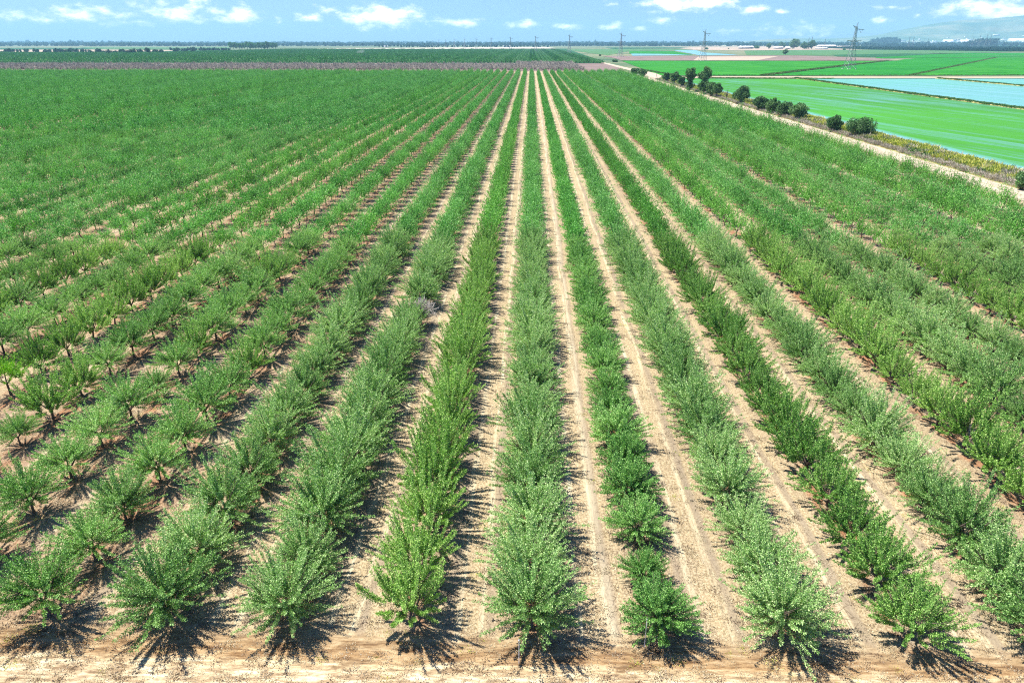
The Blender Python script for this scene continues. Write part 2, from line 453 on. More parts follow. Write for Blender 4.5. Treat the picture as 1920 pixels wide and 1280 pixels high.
# ------------------------------------------------------------------ mesh helpers
class Quads:
    """collects quads (numpy) with a material index"""
    def __init__(self):
        self.v = []; self.q = []; self.m = []; self.n = 0
    def add(self, v, q, mi=0):
        v = np.asarray(v, dtype=np.float64).reshape(-1, 3)
        q = np.asarray(q, dtype=np.int64).reshape(-1, 4)
        self.v.append(v); self.q.append(q + self.n); self.m.append(np.full(len(q), mi))
        self.n += len(v)
    def tube(self, pts, rad, n=5, mi=0):
        pts = np.asarray(pts, float)
        k = len(pts)
        a = np.arange(n) * 2 * math.pi / n
        out = []
        for i in range(k):
            d = pts[min(i + 1, k - 1)] - pts[max(i - 1, 0)]
            d = d / (np.linalg.norm(d) + 1e-9)
            ref = np.array([1., 0, 0]) if abs(d[0]) < .8 else np.array([0, 1., 0])
            s = np.cross(d, ref); s /= np.linalg.norm(s)
            u = np.cross(s, d)
            out.append(pts[i] + rad[i] * (np.cos(a)[:, None] * s + np.sin(a)[:, None] * u))
        q = []
        for i in range(k - 1):
            for j in range(n):
                q.append((i * n + j, i * n + (j + 1) % n, (i + 1) * n + (j + 1) % n, (i + 1) * n + j))
        self.add(np.vstack(out), q, mi)
    def leaves(self, P, D, Ln, Wd, mi=0, up=0.0, rng=RNG):
        """rhombic leaves at P pointing along D"""
        n = len(P)
        r = rng.normal(size=(n, 3)); r[:, 2] += 0
        S = np.cross(D, r); S /= (np.linalg.norm(S, axis=1, keepdims=True) + 1e-9)
        if up:                                   # turn the blade towards the sky
            U = np.array([0, 0, 1.0])
            S2 = np.cross(D, U); S2 /= (np.linalg.norm(S2, axis=1, keepdims=True) + 1e-9)
            S = S * (1 - up) + S2 * up * np.sign(rng.normal(size=(n, 1)))
            S /= (np.linalg.norm(S, axis=1, keepdims=True) + 1e-9)
        Ln = np.broadcast_to(np.asarray(Ln), (n,))[:, None]
        Wd = np.broadcast_to(np.asarray(Wd), (n,))[:, None]
        mid = P + D * Ln * .5
        v = np.stack([P, mid + S * Wd * .5, P + D * Ln, mid - S * Wd * .5], axis=1).reshape(-1, 3)
        q = np.arange(4 * n).reshape(n, 4)
        self.add(v, q, mi)
    def box(self, c, s, rot=0.0, mi=0):
        x, y, z = [k / 2 for k in s]
        v = np.array([(-x, -y, -z), (x, -y, -z), (x, y, -z), (-x, y, -z), (-x, -y, z), (x, -y, z), (x, y, z), (-x, y, z)])
        cs, sn = math.cos(rot), math.sin(rot)
        v = np.stack([v[:, 0] * cs - v[:, 1] * sn, v[:, 0] * sn + v[:, 1] * cs, v[:, 2]], 1) + np.array(c)
        self.add(v, [(0, 3, 2, 1), (4, 5, 6, 7), (0, 1, 5, 4), (1, 2, 6, 5), (2, 3, 7, 6), (3, 0, 4, 7)], mi)
    def mesh(self, name, mats, smooth=False):
        v = np.vstack(self.v); q = np.vstack(self.q); mi = np.concatenate(self.m)
        me = bpy.data.meshes.new(name)
        me.vertices.add(len(v)); me.vertices.foreach_set('co', v.astype(np.float32).ravel())
        me.loops.add(len(q) * 4); me.loops.foreach_set('vertex_index', q.astype(np.int32).ravel())
        me.polygons.add(len(q))
        me.polygons.foreach_set('loop_start', (np.arange(len(q)) * 4).astype(np.int32))
        me.polygons.foreach_set('material_index', mi.astype(np.int32))
        if smooth:
            me.polygons.foreach_set('use_smooth', np.ones(len(q), dtype=bool))
        for m in mats:
            me.materials.append(m)
        me.update(calc_edges=True)
        me.validate()
        return me

def link(name, data, parent=None, loc=(0, 0, 0), rotz=0.0, scale=None):
    o = bpy.data.objects.new(name, data)
    COL.objects.link(o)
    o.location = loc
    o.rotation_euler = (0, 0, rotz)
    if scale is not None:
        o.scale = scale
    if parent is not None:
        o.parent = parent
    return o

def tag(o, label, cat, group=None, kind=None):
    if label: o['label'] = label
    if cat: o['category'] = cat
    if group: o['group'] = group
    if kind: o['kind'] = kind
    return o

def sheet(name, pts, z, mat, label=None, cat=None, px=True, thick=0.0):
    """flat field polygon; corners given as positions in the photograph's ground plane or metres"""
    P = [G(*p) for p in pts] if px else [Vector((p[0], p[1], 0)) for p in pts]
    me = bpy.data.meshes.new(name)
    vs = [(p.x, p.y, z) for p in P]
    me.from_pydata(vs, [], [list(range(len(vs)))])
    me.materials.append(mat)
    me.update()
    if me.polygons[0].normal.z < 0:
        me.flip_normals()
    o = link(name, me)
    tag(o, label or name.replace('_', ' '), cat or name.split('_')[-1], None, 'structure')
    return o

# scatter object: geometry nodes, one object for what nobody could count
def scatter(name, pts, protos, label, cat):
    a = np.array(pts, dtype=np.float64)
    me = bpy.data.meshes.new(name)
    me.vertices.add(len(a))
    me.vertices.foreach_set('co', a[:, 0:3].astype(np.float32).ravel())
    at = me.attributes.new('rot', 'FLOAT_VECTOR', 'POINT')
    rv = np.zeros((len(a), 3), np.float32); rv[:, 2] = a[:, 3]
    at.data.foreach_set('vector', rv.ravel())
    at = me.attributes.new('scl', 'FLOAT_VECTOR', 'POINT')
    at.data.foreach_set('vector', a[:, 4:7].astype(np.float32).ravel())
    at = me.attributes.new('vid', 'INT', 'POINT')
    at.data.foreach_set('value', a[:, 7].astype(np.int32))
    o = link(name, me)
    c = bpy.data.collections.new(name + '_kinds')
    for i, p in enumerate(protos):
        q = bpy.data.objects.new('%s_kind_%02d' % (name, i), p)
        c.objects.link(q)
    g = bpy.data.node_groups.new(name, 'GeometryNodeTree')
    g.interface.new_socket('Geometry', in_out='INPUT', socket_type='NodeSocketGeometry')
    g.interface.new_socket('Geometry', in_out='OUTPUT', socket_type='NodeSocketGeometry')
    gi = g.nodes.new('NodeGroupInput'); go = g.nodes.new('NodeGroupOutput')
    ci = g.nodes.new('GeometryNodeCollectionInfo')
    ci.inputs['Collection'].default_value = c
    ci.inputs['Separate Children'].default_value = True
    ci.inputs['Reset Children'].default_value = True
    ip = g.nodes.new('GeometryNodeInstanceOnPoints')
    ip.inputs['Pick Instance'].default_value = True
    def na(nm, ty):
        n = g.nodes.new('GeometryNodeInputNamedAttribute')
        n.data_type = ty
        n.inputs['Name'].default_value = nm
        return n.outputs['Attribute']
    g.links.new(gi.outputs[0], ip.inputs['Points'])
    g.links.new(ci.outputs[0], ip.inputs['Instance'])
    g.links.new(na('vid', 'INT'), ip.inputs['Instance Index'])
    g.links.new(na('rot', 'FLOAT_VECTOR'), ip.inputs['Rotation'])
    g.links.new(na('scl', 'FLOAT_VECTOR'), ip.inputs['Scale'])
    g.links.new(ip.outputs[0], go.inputs[0])
    md = o.modifiers.new('scatter', 'NODES')
    md.node_group = g
    tag(o, label, cat, None, 'stuff')
    return o

# ------------------------------------------------------------------ ground and fields
def grid_sheet(name, x0, x1, y0, y1, z, mat):
    me = bpy.data.meshes.new(name)
    me.from_pydata([(x0, y0, z), (x1, y0, z), (x1, y1, z), (x0, y1, z)], [], [(0, 1, 2, 3)])
    me.materials.append(mat); me.update()
    return link(name, me)

o = grid_sheet('ground', -18000, 18000, -400, 24000, -0.30, M['plain'])
tag(o, 'flat dry plain reaching the horizon', 'ground', None, 'structure')
o = grid_sheet('orchard_floor', -1100, 104.0, -60, 806, -0.02, M['orchard_ground'])
tag(o, 'sandy orchard floor with straw and cracked mud between the rows', 'ground', None, 'structure')

XR0, XR1 = 98.5, 105.5      # farm road along the orchard's right side
WX = 122.5                  # water's edge
YB = 668.0                  # cross road behind the flooded fields
M_ = lambda *a: list(a)
sheet('farm_road', [(XR0, -60), (XR1, -60), (XR1, 560), (112, 640), (124, 700), (128, 760), (121, 900), (116, 1180), (112, 1500),
                    (107, 1500), (109, 1180), (110, 900), (112, 800), (108, 720), (100, 640), (XR0, 560)], 0.03, M['road'],
      'pale dirt farm road running beside the right edge of the orchard', 'road', px=False)
sheet('road_verge', [(XR1, -60), (WX - 3.6, -60), (WX - 3.6, 640), (130, 655), (112, 640), (XR1, 560)], 0.0, M['verge'],
      'weedy verge between farm road and flooded field', 'verge', px=False)
sheet('levee_bank', [(WX - 3.6, -60), (WX, -60), (WX, 650), (WX - 3.6, 650)], 0.05, M['bank'],
      'pale earth bank along the edge of the flooded field', 'bank', px=False)
sheet('rice_field', [(WX, -60), (231, -60), (233, 640), (WX, 650)], -0.05, M['rice_water'],
      'flooded rice field with wind-combed green streaks beside the orchard road', 'rice field', px=False)
sheet('water', [(235, -60), (354, -60), (356, 650), (236, 645)], -0.05, M['open_water'],
      'pale flooded field between the two narrow levees', 'flooded field', px=False)
sheet('water', [(359, -60), (900, -60), (900, 665), (360, 650)], -0.05, M['open_water'],
      'flooded field at the right edge beyond the second levee', 'flooded field', px=False)
sheet('cross_road', [(118, 652), (400, 655), (1200, 690), (1200, 716), (400, 688), (124, 690)], 0.08, M['roadx'],
      'pale dirt road crossing behind the flooded fields', 'road', px=False)
# block behind the orchard
sheet('headland', [(-1100, 806), (104, 806), (112, 960), (112, 1118), (-1100, 1118)], -0.02, M['plough'],
      'bare brownish headland behind the orchard', 'ground', px=False)
# bright rice fields beyond the cross road
sheet('rice_field', [(1238, 141.5), (1425, 141.8), (1662, 114.6), (1165, 114.2), (1196, 126)], 0.0, M['paddy'],
      'bright green rice field left of the tall pylon', 'rice field')
sheet('rice_field', [(1440, 141.8), (1705, 141.5), (1868, 108), (1720, 109), (1668, 114.6)], 0.02, M['paddy2'],
      'bright green rice field under the tall pylon', 'rice field')
sheet('rice_field', [(1712, 141.5), (2400, 140), (2400, 104), (1872, 108)], 0.0, M['paddy'],
      'bright green rice field at the right edge beyond the cross road', 'rice field')
sheet('rice_field', [(1640, 109.5), (1870, 107.2), (2400, 103.4), (2400, 98.6), (1780, 100), (1655, 103.5)], 0.05, M['paddy2'],
      'deep green rice field in front of the dark orchard', 'rice field')
sheet('ploughed_field', [(1128, 105.4), (1500, 104.4), (1640, 109.6), (1690, 113.9), (1166, 113.8), (1150, 109)], 0.1, M['plough'],
      'brown ploughed field behind the bright rice', 'field')
sheet('stubble_strip', [(1310, 106.5), (1460, 106), (1420, 113.4), (1300, 113.6)], 0.14, M['tan'],
      'tan stubble strip around the second pylon', 'field')
sheet('water', [(1183, 101), (1240, 101.4), (1300, 103.6), (1186, 104.8)], 0.1, M['far_water'],
      'thin pale water strip left of the second pylon', 'flooded field')
sheet('water', [(1262, 94.6), (1302, 94.2), (1322, 99), (1385, 103.4), (1312, 104.2), (1296, 101)], 0.1, M['far_water'],
      'pale blue flooded field at the foot of the second pylon', 'flooded field')
sheet('crop_field', [(1180, 96), (1262, 96), (1300, 103), (1180, 101)], 0.05, M['paddy2'],
      'green crop strip above the thin water', 'field')
sheet('crop_field', [(1060, 93), (1262, 92), (1300, 94), (1180, 96), (1140, 104), (1100, 99)], 0.02, M['green_mute'],
      'muted green field right of the second orchard', 'field')
sheet('crop_field', [(1395, 95.2), (1660, 93.5), (1900, 97.5), (1700, 103.2), (1500, 104.2), (1400, 103.5)], 0.05, M['green_mute'],
      'muted green field around the third pasture strip', 'field')
sheet('crop_field', [(1560, 103.2), (1700, 100.5), (1760, 101.6), (1650, 107.6), (1570, 106.2)], 0.16, M['green_dark'],
      'dark green strip beside the brown ploughed field', 'field')
sheet('crop_field', [(1135, 89.6), (1275, 89.0), (1300, 91.0), (1150, 92.3)], 0.3, M['green_dark'],
      'dark green far strip beyond the third pylon', 'field')
sheet('stubble_field', [(1300, 93.8), (1240, 88.2), (1640, 87.6), (1640, 93), (1395, 95.0)], 0.25, M['tan'],
      'tan stubble field around the farm buildings', 'field')
sheet('dry_field', [(1310, 86.2), (1560, 86.2), (1800, 85.6), (1750, 88.0), (1310, 87.3)], 0.5, M['cream'],
      'pale dry strip beyond the farm buildings', 'field')
sheet('dry_field', [(525, 93.0), (640, 91), (1020, 88.7), (1045, 91.2), (800, 92.2)], 0.5, M['cream'],
      'cream dry field behind the second orchard', 'field')
sheet('second_orchard_floor', [(-1500, 120), (-1500, 100), (520, 93.5), (1062, 91.8), (1142, 118.9)], -0.05, M['green_dark'],
      'dark grassy floor of the second orchard', 'ground')
sheet('far_strip', [(-600, 93.5), (182, 93.0), (178, 90.5), (-600, 91)], 0.5, M['green_dark'],
      'dark green far strip at the left', 'field')
sheet('far_strip', [(-600, 98), (-20, 98), (300, 97), (340, 95.0), (182, 93.6), (-600, 94)], 0.4, M['tan'],
      'tan patchy field behind the tree clumps at the left', 'field')
sheet('far_strip', [(180, 92.5), (430, 92.0), (430, 89), (150, 89.2)], 0.6, M['green_mute'],
      'muted green far strip left of the grove', 'field')
sheet('gravel_patch', [(284, 102.6), (322, 102.4), (326, 100.4), (300, 100.4)], 0.2, M['cream'],
      'pale sandy patch beside the far tree clumps', 'ground')
sheet('dark_orchard_floor', [(1632, 93.6), (1640, 89.5), (1900, 85.4), (2500, 83.6), (2500, 96), (1920, 97.2)], 0.1, M['green_dark'],
      'dark floor of the far right orchard', 'ground')

# ------------------------------------------------------------------ orchard trees
def norm(v):
    return v / (np.linalg.norm(v, axis=-1, keepdims=True) + 1e-9)

def tree_meshes(name, lod, R0, top, base, nsh, nleaf, ll, lw, upright, mat_leaf, seed, bark='bark', spread=.10, joined=False, ragged=.16):
    """one orchard tree: short trunk, forked limbs and long leafy shoots"""
    rg = np.random.default_rng(seed)
    T = Quads(); Cq = Quads()
    lean = rg.normal(size=2) * .06
    fork = np.array([lean[0], lean[1], base * .78])
    T.tube([(0, 0, -.05), (lean[0] * .4, lean[1] * .4, base * .35), fork], [.115, .09, .085], 7 if lod == 0 else 4)
    nl = 5
    limb_ends = []
    for i in range(nl):
        a = i * 2 * math.pi / nl + rg.uniform(-.35, .35)
        rr = R0 * rg.uniform(.28, .42)
        e = np.array([math.cos(a) * rr, math.sin(a) * rr, base + (top - base) * rg.uniform(.22, .38)])
        m1 = fork * .5 + e * .5 + np.array([math.cos(a), math.sin(a), 0]) * .10
        T.tube([fork, m1, e], [.06, .045, .032], 5 if lod == 0 else 3)
        limb_ends.append((m1, e, a))
        if lod < 2:
            for j in range(4):
                b = a + rg.uniform(-.7, .7)
                r2 = R0 * rg.uniform(.5, .85)
                e2 = np.array([math.cos(b) * r2, math.sin(b) * r2, base + (top - base) * rg.uniform(.25, .8)])
                T.tube([e, (e + e2) / 2 + np.array([0, 0, -.05]), e2], [.03, .018, .007], 4 if lod == 0 else 3)
    cz = base + .25
    # shoot tips over the crown's surface
    u = rg.uniform(-.10 if base < 1 else .0, 1.0, nsh)
    th = np.arccos(np.clip(u, -1, 1))
    if upright:
        th = th ** 1.0 * .92
    ph = rg.uniform(0, 2 * math.pi, nsh)
    lobes = 1 + .13 * np.sin(ph * 3 + rg.uniform(0, 6)) + .09 * np.sin(ph * 5 + rg.uniform(0, 6))
    k = (1 + rg.normal(size=nsh) * ragged) * lobes
    k = np.clip(k, .55, 1.45)
    tip = np.stack([np.sin(th) * np.cos(ph) * R0 * k, np.sin(th) * np.sin(ph) * R0 * k, cz + np.cos(th) * (top - cz) * k], 1)
    tip[:, 2] = np.maximum(tip[:, 2], base * .75)
    start = np.array([0, 0, cz]) + (tip - np.array([0, 0, cz])) * rg.uniform(.12, .45, (nsh, 1))
    start[:, 2] = np.minimum(start[:, 2], base + (top - base) * .55)
    if upright:          # shoots rise more steeply than they spread
        start[:, :2] = start[:, :2] * 1.0 + (tip[:, :2] - start[:, :2]) * .35
    mid = (start + tip) / 2
    mid[:, 2] -= .12 + .08 * rg.random(nsh)
    if lod == 0:
        for i in range(nsh):
            Cq.tube([start[i], mid[i], tip[i]], [.012, .009, .004], 3, 1)
    # leaves along the shoots
    s = rg.uniform(.02, 1.03, (nsh, nleaf)) ** .85
    a0 = start[:, None, :]; a1 = mid[:, None, :]; a2 = tip[:, None, :]
    ss = s[..., None]
    P = (1 - ss) ** 2 * a0 + 2 * ss * (1 - ss) * a1 + ss ** 2 * a2
    Dn = norm(2 * (1 - ss) * (a1 - a0) + 2 * ss * (a2 - a1))
    off = norm(rg.normal(size=P.shape))
    wid = spread * (1.25 - .75 * ss)
    P = P + off * wid * rg.random(P.shape[:2])[..., None]
    D = norm(Dn * .8 + off * .85 + np.array([0, 0, -.08]))
    n = nsh * nleaf
    Cq.leaves(P.reshape(-1, 3), D.reshape(-1, 3), ll * rg.uniform(.7, 1.25, n), lw * rg.uniform(.75, 1.25, n), 0, .14, rg)
    if joined:
        J = Quads()
        for S_, mo in ((T, 1), (Cq, 0)):
            for v, q, mi in zip(S_.v, S_.q, S_.m):
                pass
        v = np.vstack(T.v); q = np.vstack(T.q)
        J.add(v, q, 1)
        v = np.vstack(Cq.v); q = np.vstack(Cq.q); 
        J.v.append(v); J.q.append(q + J.n); J.m.append(np.concatenate(Cq.m)); J.n += len(v)
        return J.mesh(name, [M[mat_leaf], M[bark]])
    return Cq.mesh(name + '_crown', [M[mat_leaf], M['bark']]), T.mesh(name + '_trunk', [M[bark]], True)

# variety: radius, top, crown base, shoots, leaf length, width, upright, material, ragged
VAR = {
    'grey':  (2.34, 3.85, .90, 205, 150, .120, .044, False, 'leaf_grey', .19, .082),
    'spiky': (2.05, 4.25, .95, 150, 165, .120, .047, True, 'leaf_spiky', .27, .078),
    'round': (1.95, 3.25, .72, 205, 124, .112, .046, False, 'leaf_round', .12, .082),
    'dark':  (2.08, 3.70, .90, 148, 150, .120, .047, True, 'leaf_dark', .24, .078),
    'open':  (2.30, 3.80, 1.25, 165, 135, .115, .046, False, 'leaf_open', .16, .085),
}
VN = ['grey', 'spiky', 'round', 'dark', 'open']
HI = {}; MID = []; FAR = []; 
NV = 4
for vi, vn in enumerate(VN):
    R0, top, base, nsh, nlf, ll, lw, up, ml, rag, spd = VAR[vn]
    HI[vn] = []
    for s in range(NV):
        HI[vn].append(tree_meshes('orchard_tree_%s_%d' % (vn, s), 0, R0, top, base, nsh, nlf, ll, lw, up, ml, 100 * vi + s + 1, spread=spd, ragged=rag))
    for s in range(3):
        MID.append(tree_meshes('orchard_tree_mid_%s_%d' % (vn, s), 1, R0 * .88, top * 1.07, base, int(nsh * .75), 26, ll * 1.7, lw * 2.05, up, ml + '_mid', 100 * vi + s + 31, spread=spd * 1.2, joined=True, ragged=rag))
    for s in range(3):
        FAR.append(tree_meshes('orchard_tree_far_%s_%d' % (vn, s), 2, R0 * .79, top * 1.12, base, int(nsh * .5), 13, ll * 2.4, lw * 3.5, up, ml + '_far_shaded', 100 * vi + s + 61, spread=spd * 1.5, joined=True, ragged=rag))
LIME = tree_meshes('orchard_tree_lime', 0, 1.9, 3.6, 1.5, 120, 55, .14, .052, True, 'leaf_lime', 991, ragged=.14)

def row_kind(k):
    tab = {-3: 'grey', -2: 'grey', -1: 'spiky', 0: 'grey', 1: 'round', 2: 'grey', 3: 'dark', 4: 'grey', 5: 'spiky', 6: 'grey',
           7: 'grey', 8: 'spiky', 9: 'grey', 10: 'grey', 11: 'spiky', 12: 'grey', 13: 'spiky',
           -4: 'open', -5: 'open', -6: 'open', -7: 'spiky', -8: 'open', -9: 'spiky', -10: 'open', -11: 'grey', -12: 'grey'}
    if k in tab:
        return tab[k]
    return ['grey', 'round', 'grey', 'spiky', 'open', 'grey', 'spiky'][(k * 5 + k // 3) % 7]
ROW_S = {-12: 1.04, -11: 1.02, -10: .88, -9: 1.04, -8: 1.02, -7: .96, -4: 1.04, -5: 1.0, -6: 1.0, 1: 1.0, 3: 1.0, 0: 1.0, 2: 1.03, -1: 1.0, -2: 1.03, -3: 1.02, 5: 1.02, 13: 1.0}
LAST_ROW = 13
YEND = 750.0
trees = []
rnd = random.Random(5)
for k in range(-130, LAST_ROW + 1):
    X = ROW0 + ROW * k
    sp = 3.75 if k >= -2 or k < -12 else 4.15
    y0 = 27.75 - .010 * X
    rs = ROW_S.get(k, .86 + .22 * ((k * 7919) % 13) / 13.0)
    n = int((YEND - y0) / sp)
    for i in range(n):
        Y = y0 + i * sp + rnd.uniform(-.18, .18)
        # keep what the photograph or a step to its side can see
        half = (Y * math.cos(PITCH) + 12) * 960 / F
        if abs(X - (-Y * math.tan(YAW))) > half * 1.10 + 14:
            rnd.random(); continue
        x = X + rnd.uniform(-.16, .16)
        s = rs * (rnd.uniform(.86, 1.12) if rnd.random() > .06 else rnd.uniform(.68, .82))
        lf = rnd.random()
        kind = row_kind(k)
        if i == 0: s = max(s, rs * .97)
        if k < -3 and i > 1 and rnd.random() < .14:
            kind = rnd.choice(['open', 'grey', 'spiky']); s *= rnd.uniform(.9, 1.0)
        if k < -12 or k > 4:
            if lf < .008: continue           # missing trees
            if lf < .06: s *= .82
        trees.append(dict(k=k, i=i, x=x, y=Y, s=s, kind=kind, rot=rnd.uniform(0, 6.28), v=rnd.randrange(12), sz=rnd.uniform(.93, 1.08)))

# the 300 trees that show largest
def in_view(t):
    best = False
    for z in (0.5, 2.0, 3.4):
        for dx in (-1.7, 0, 1.7):
            p = project(t['x'] + dx, t['y'], z)
            if p and 0 < p[0] < 1920 and 0 < p[1] < 1280:
                best = True
    return best
# special trees: the bare one in the second row left of the middle, the lime one at the left edge
gp = G(788, 606)
lp = G(22, 738)
def nearest(p):
    return min(range(len(trees)), key=lambda j: (trees[j]['x'] - p.x) ** 2 + (trees[j]['y'] - p.y) ** 2)
lime_t = trees[nearest(lp)]; lime_t['special'] = 'lime'
bare_t = dict(x=gp.x, y=gp.y)
del trees[nearest(gp)]
lime_t = None
near_rows = {}
vis = sorted([t for t in trees if in_view(t)], key=lambda t: (project(t['x'], t['y'], 1.5) or (0, 0, 1e9))[2] - (0 if t.get('special') is None else 100))
pick = vis[:298]
for t in pick:
    t['single'] = True
    near_rows.setdefault(t['k'], []).append(t)
ORD = ['', 'first', 'second', 'third', 'fourth', 'fifth', 'sixth', 'seventh', 'eighth', 'ninth', 'tenth', 'eleventh', 'twelfth',
       'thirteenth', 'fourteenth', 'fifteenth', 'sixteenth', 'seventeenth', 'eighteenth', 'nineteenth', 'twentieth']
def ordinal(n):
    if n <= 20: return ORD[n]
    tens = {2: 'twenty', 3: 'thirty', 4: 'forty'}[n // 10]
    return tens + '-' + ORD[n % 10] if n % 10 else {2: 'twentieth', 3: 'thirtieth', 4: 'fortieth'}[n // 10]
LOOK = {'grey': 'grey-green', 'spiky': 'spiky bright-green', 'round': 'rounded green', 'dark': 'dark green', 'open': 'open-crowned green'}
def row_phrase(k):
    if k == 0: return 'the middle row'
    if k == 3: return 'the darkest row'
    side = 'right' if k > 0 else 'left'
    return '%s row %s of middle' % (ordinal(abs(k)), side)
for k, lst in sorted(near_rows.items()):
    lst.sort(key=lambda t: t['y'])
    for j, t in enumerate(lst):
        e = link('orchard_tree', None, None, (t['x'], t['y'], 0), t['rot'], (t['s'], t['s'], t['s'] * t['sz']))
        if t.get('special') == 'lime':
            cm_, tm_ = LIME
            lab = 'lime-yellow orchard tree with bare lower branches at the left edge of the photo'
        else:
            cm_, tm_ = HI[t['kind']][t['v'] % NV]
            lab = '%s orchard tree, %s from the near end, %s' % (LOOK[t['kind']], ordinal(j + 1), row_phrase(k))
        tag(e, lab, 'tree', 'trees planted in the orchard rows')
        link('crown', cm_, e)
        link('trunk', tm_, e)
pts = []
for t in trees:
    if t.get('single'): continue
    vi = VN.index(t['kind'])
    if t['y'] < 230:
        vid = vi * 3 + t['v'] % 3
    else:
        vid = 15 + vi * 3 + t['v'] % 3
    pts.append((t['x'], t['y'], 0, t['rot'], t['s'], t['s'], t['s'] * t['sz'], vid))
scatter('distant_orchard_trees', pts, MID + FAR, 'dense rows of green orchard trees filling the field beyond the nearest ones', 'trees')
print('trees', len(trees), 'instanced', len(pts), 'max y of singles', max(t['y'] for t in pick))

# bare tree
def bare_mesh(name, h, r, n, seed, rad=.012, m='twig'):
    rg = np.random.default_rng(seed)
    q = Quads()
    q.tube([(0, 0, -.05), (0, 0, h * .22)], [.10, .08], 5)
    for i in range(n):
        a = rg.uniform(0, 6.28); th = rg.uniform(.15, 1.25)
        tip = np.array([math.sin(th) * math.cos(a) * r, math.sin(th) * math.sin(a) * r, h * .22 + math.cos(th) * h * .8]) * rg.uniform(.75, 1.1)
        st = np.array([0, 0, h * .2]) + (tip - np.array([0, 0, h * .2])) * rg.uniform(0, .35)
        md = (st + tip) / 2 + rg.normal(size=3) * .08
        q.tube([st, md, tip], [rad * 2.6, rad * 1.6, rad * .5], 3)
        for j in range(4):
            f = rg.uniform(.3, .95)
            p = st + (tip - st) * f
            e = p + (norm(tip - st) * .6 + rg.normal(size=3) * .45) * r * .28
            q.tube([p, e], [rad * 1.1, rad * .4], 3)
    return q.mesh(name, [M[m]])
e = link('bare_tree', None, None, (bare_t['x'] + .2, bare_t['y'] - .3, 0), .4)
tag(e, 'leafless grey tree leaning out of the second row left of the middle', 'tree')
link('branches', bare_mesh('bare_tree_branches', 3.0, 2.0, 240, 5, .014, 'twig_pale'), e)

# ------------------------------------------------------------------ bare block behind the orchard
bare = [bare_mesh('bare_far_%d' % i, 5.2, 3.0, 34, 40 + i, .055) for i in range(4)]
pts = []
x = 55.0
while x > -1100:
    y = 812.0
    while y < (1085 if x > -20 else 985):
        if abs(x + y * math.tan(YAW)) < y * .78 + 20:
            s = rnd.uniform(.75, 1.12)
            pts.append((x + rnd.uniform(-2.8, 2.8), y + rnd.uniform(-2.5, 2.5), 0, rnd.uniform(0, 6.28), s, s, s * rnd.uniform(.85, 1.1), rnd.randrange(4)))
        y += 6.5
    x -= 6.7
scatter('bare_orchard_block', pts, bare, 'band of leafless lilac-grey trees behind the green orchard', 'bare trees')

# ------------------------------------------------------------------ leafy crowns for other trees
def leafy_blob(name, R0, hgt, base, nl, per, size, mats, seed, flat=1.0, trunk=.25, joined=False, lobe=.34):
    """broad tree: clumps of leaves round a few limbs"""
    rg = np.random.default_rng(seed)
    C2 = Quads(); T = Quads()
    cz = (hgt + base) / 2; rz = (hgt - base) / 2
    T.tube([(0, 0, -.2), (.05 * R0, 0, cz * .5), (0, 0, cz)], [trunk, trunk * .8, trunk * .5], 6)
    for i in range(nl):
        d = norm(rg.normal(size=3))
        k = rg.uniform(.42, .86)
        c = np.array([d[0] * R0 * k, d[1] * R0 * k, cz + d[2] * rz * k])
        lr = lobe * R0 * rg.uniform(.6, 1.2)
        if i < 6:
            T.tube([(0, 0, base * .8 + .1), (c * .5 + np.array([0, 0, cz * .3])), c], [trunk * .5, trunk * .35, trunk * .15], 4)
        dd = norm(rg.normal(size=(per, 3)))
        P = c + dd * lr * rg.uniform(.65, 1.08, (per, 1)) * np.array([1, 1, .85 * flat])
        D = norm(dd * .5 + rg.normal(size=(per, 3)) * .6)
        C2.leaves(P, D, size * rg.uniform(.7, 1.3, per), size * .6 * rg.uniform(.7, 1.3, per), 0, .3, rg)
    if joined:
        J = Quads()
        J.add(np.vstack(T.v), np.vstack(T.q), 1)
        J.add(np.vstack(C2.v), np.vstack(C2.q), 0)
        return J.mesh(name, [M[mats], M['bark']])
    return C2.mesh(name + '_crown', [M[mats]]), T.mesh(name + '_trunk', [M['bark']], True)

def px_size(base_y, w_px, top_y):
    d = base_y - 80.0
    h = H * (1 - (top_y - 80.0) / d)
    w = w_px / (.0316 * d)
    return w, h

ROADSIDE = [  # x, base y, top y, width, label
    (1610, 257, 219, 54, 'large round dark tree beside the farm road, nearest of the right-hand pair'),
    (1563, 247, 216, 33, 'smaller round tree just left of the largest dark roadside tree'),
    (1495, 225, 192, 34, 'dark roadside tree with visible trunk, right half of the wider clump'),
    (1468, 219, 189, 34, 'dark roadside tree in the middle of the four-tree clump'),
    (1447, 213, 184, 26, 'dark roadside tree, third from the right in the clump'),
    (1426, 207, 179, 30, 'dark roadside tree at the left end of the four-tree clump'),
    (1388, 195, 160, 33, 'single dark tree standing apart beside yellow weeds'),
    (1343, 183, 155, 20, 'dark tree at the right end of the far roadside thicket'),
    (1332, 181, 152, 20, 'grey-green tree in the right part of the far thicket'),
    (1319, 177, 150, 22, 'leafy low tree in front of the tall forked pair'),
    (1292, 172, 125, 20, 'tall slim dark tree, left one of the tall pair'),
    (1318, 174, 124, 27, 'tall broad-topped dark tree, right one of the tall pair'),
    (1277, 163, 142, 15, 'small rounded tree left of the tall pair'),
    (1264, 158, 133, 18, 'dark rounded tree near the road bend'),
    (1249, 154, 135, 14, 'leftmost dark tree of the roadside line, near the road bend'),
    (1204, 144, 129.5, 16, 'rounded bush tree left of the road bend'),
    (1190, 142, 128, 16, 'rounded bush tree at the orchard corner, left of its neighbour'),
    (1924, 356, 316, 44, 'dark tree cut by the right edge of the photo'),
]
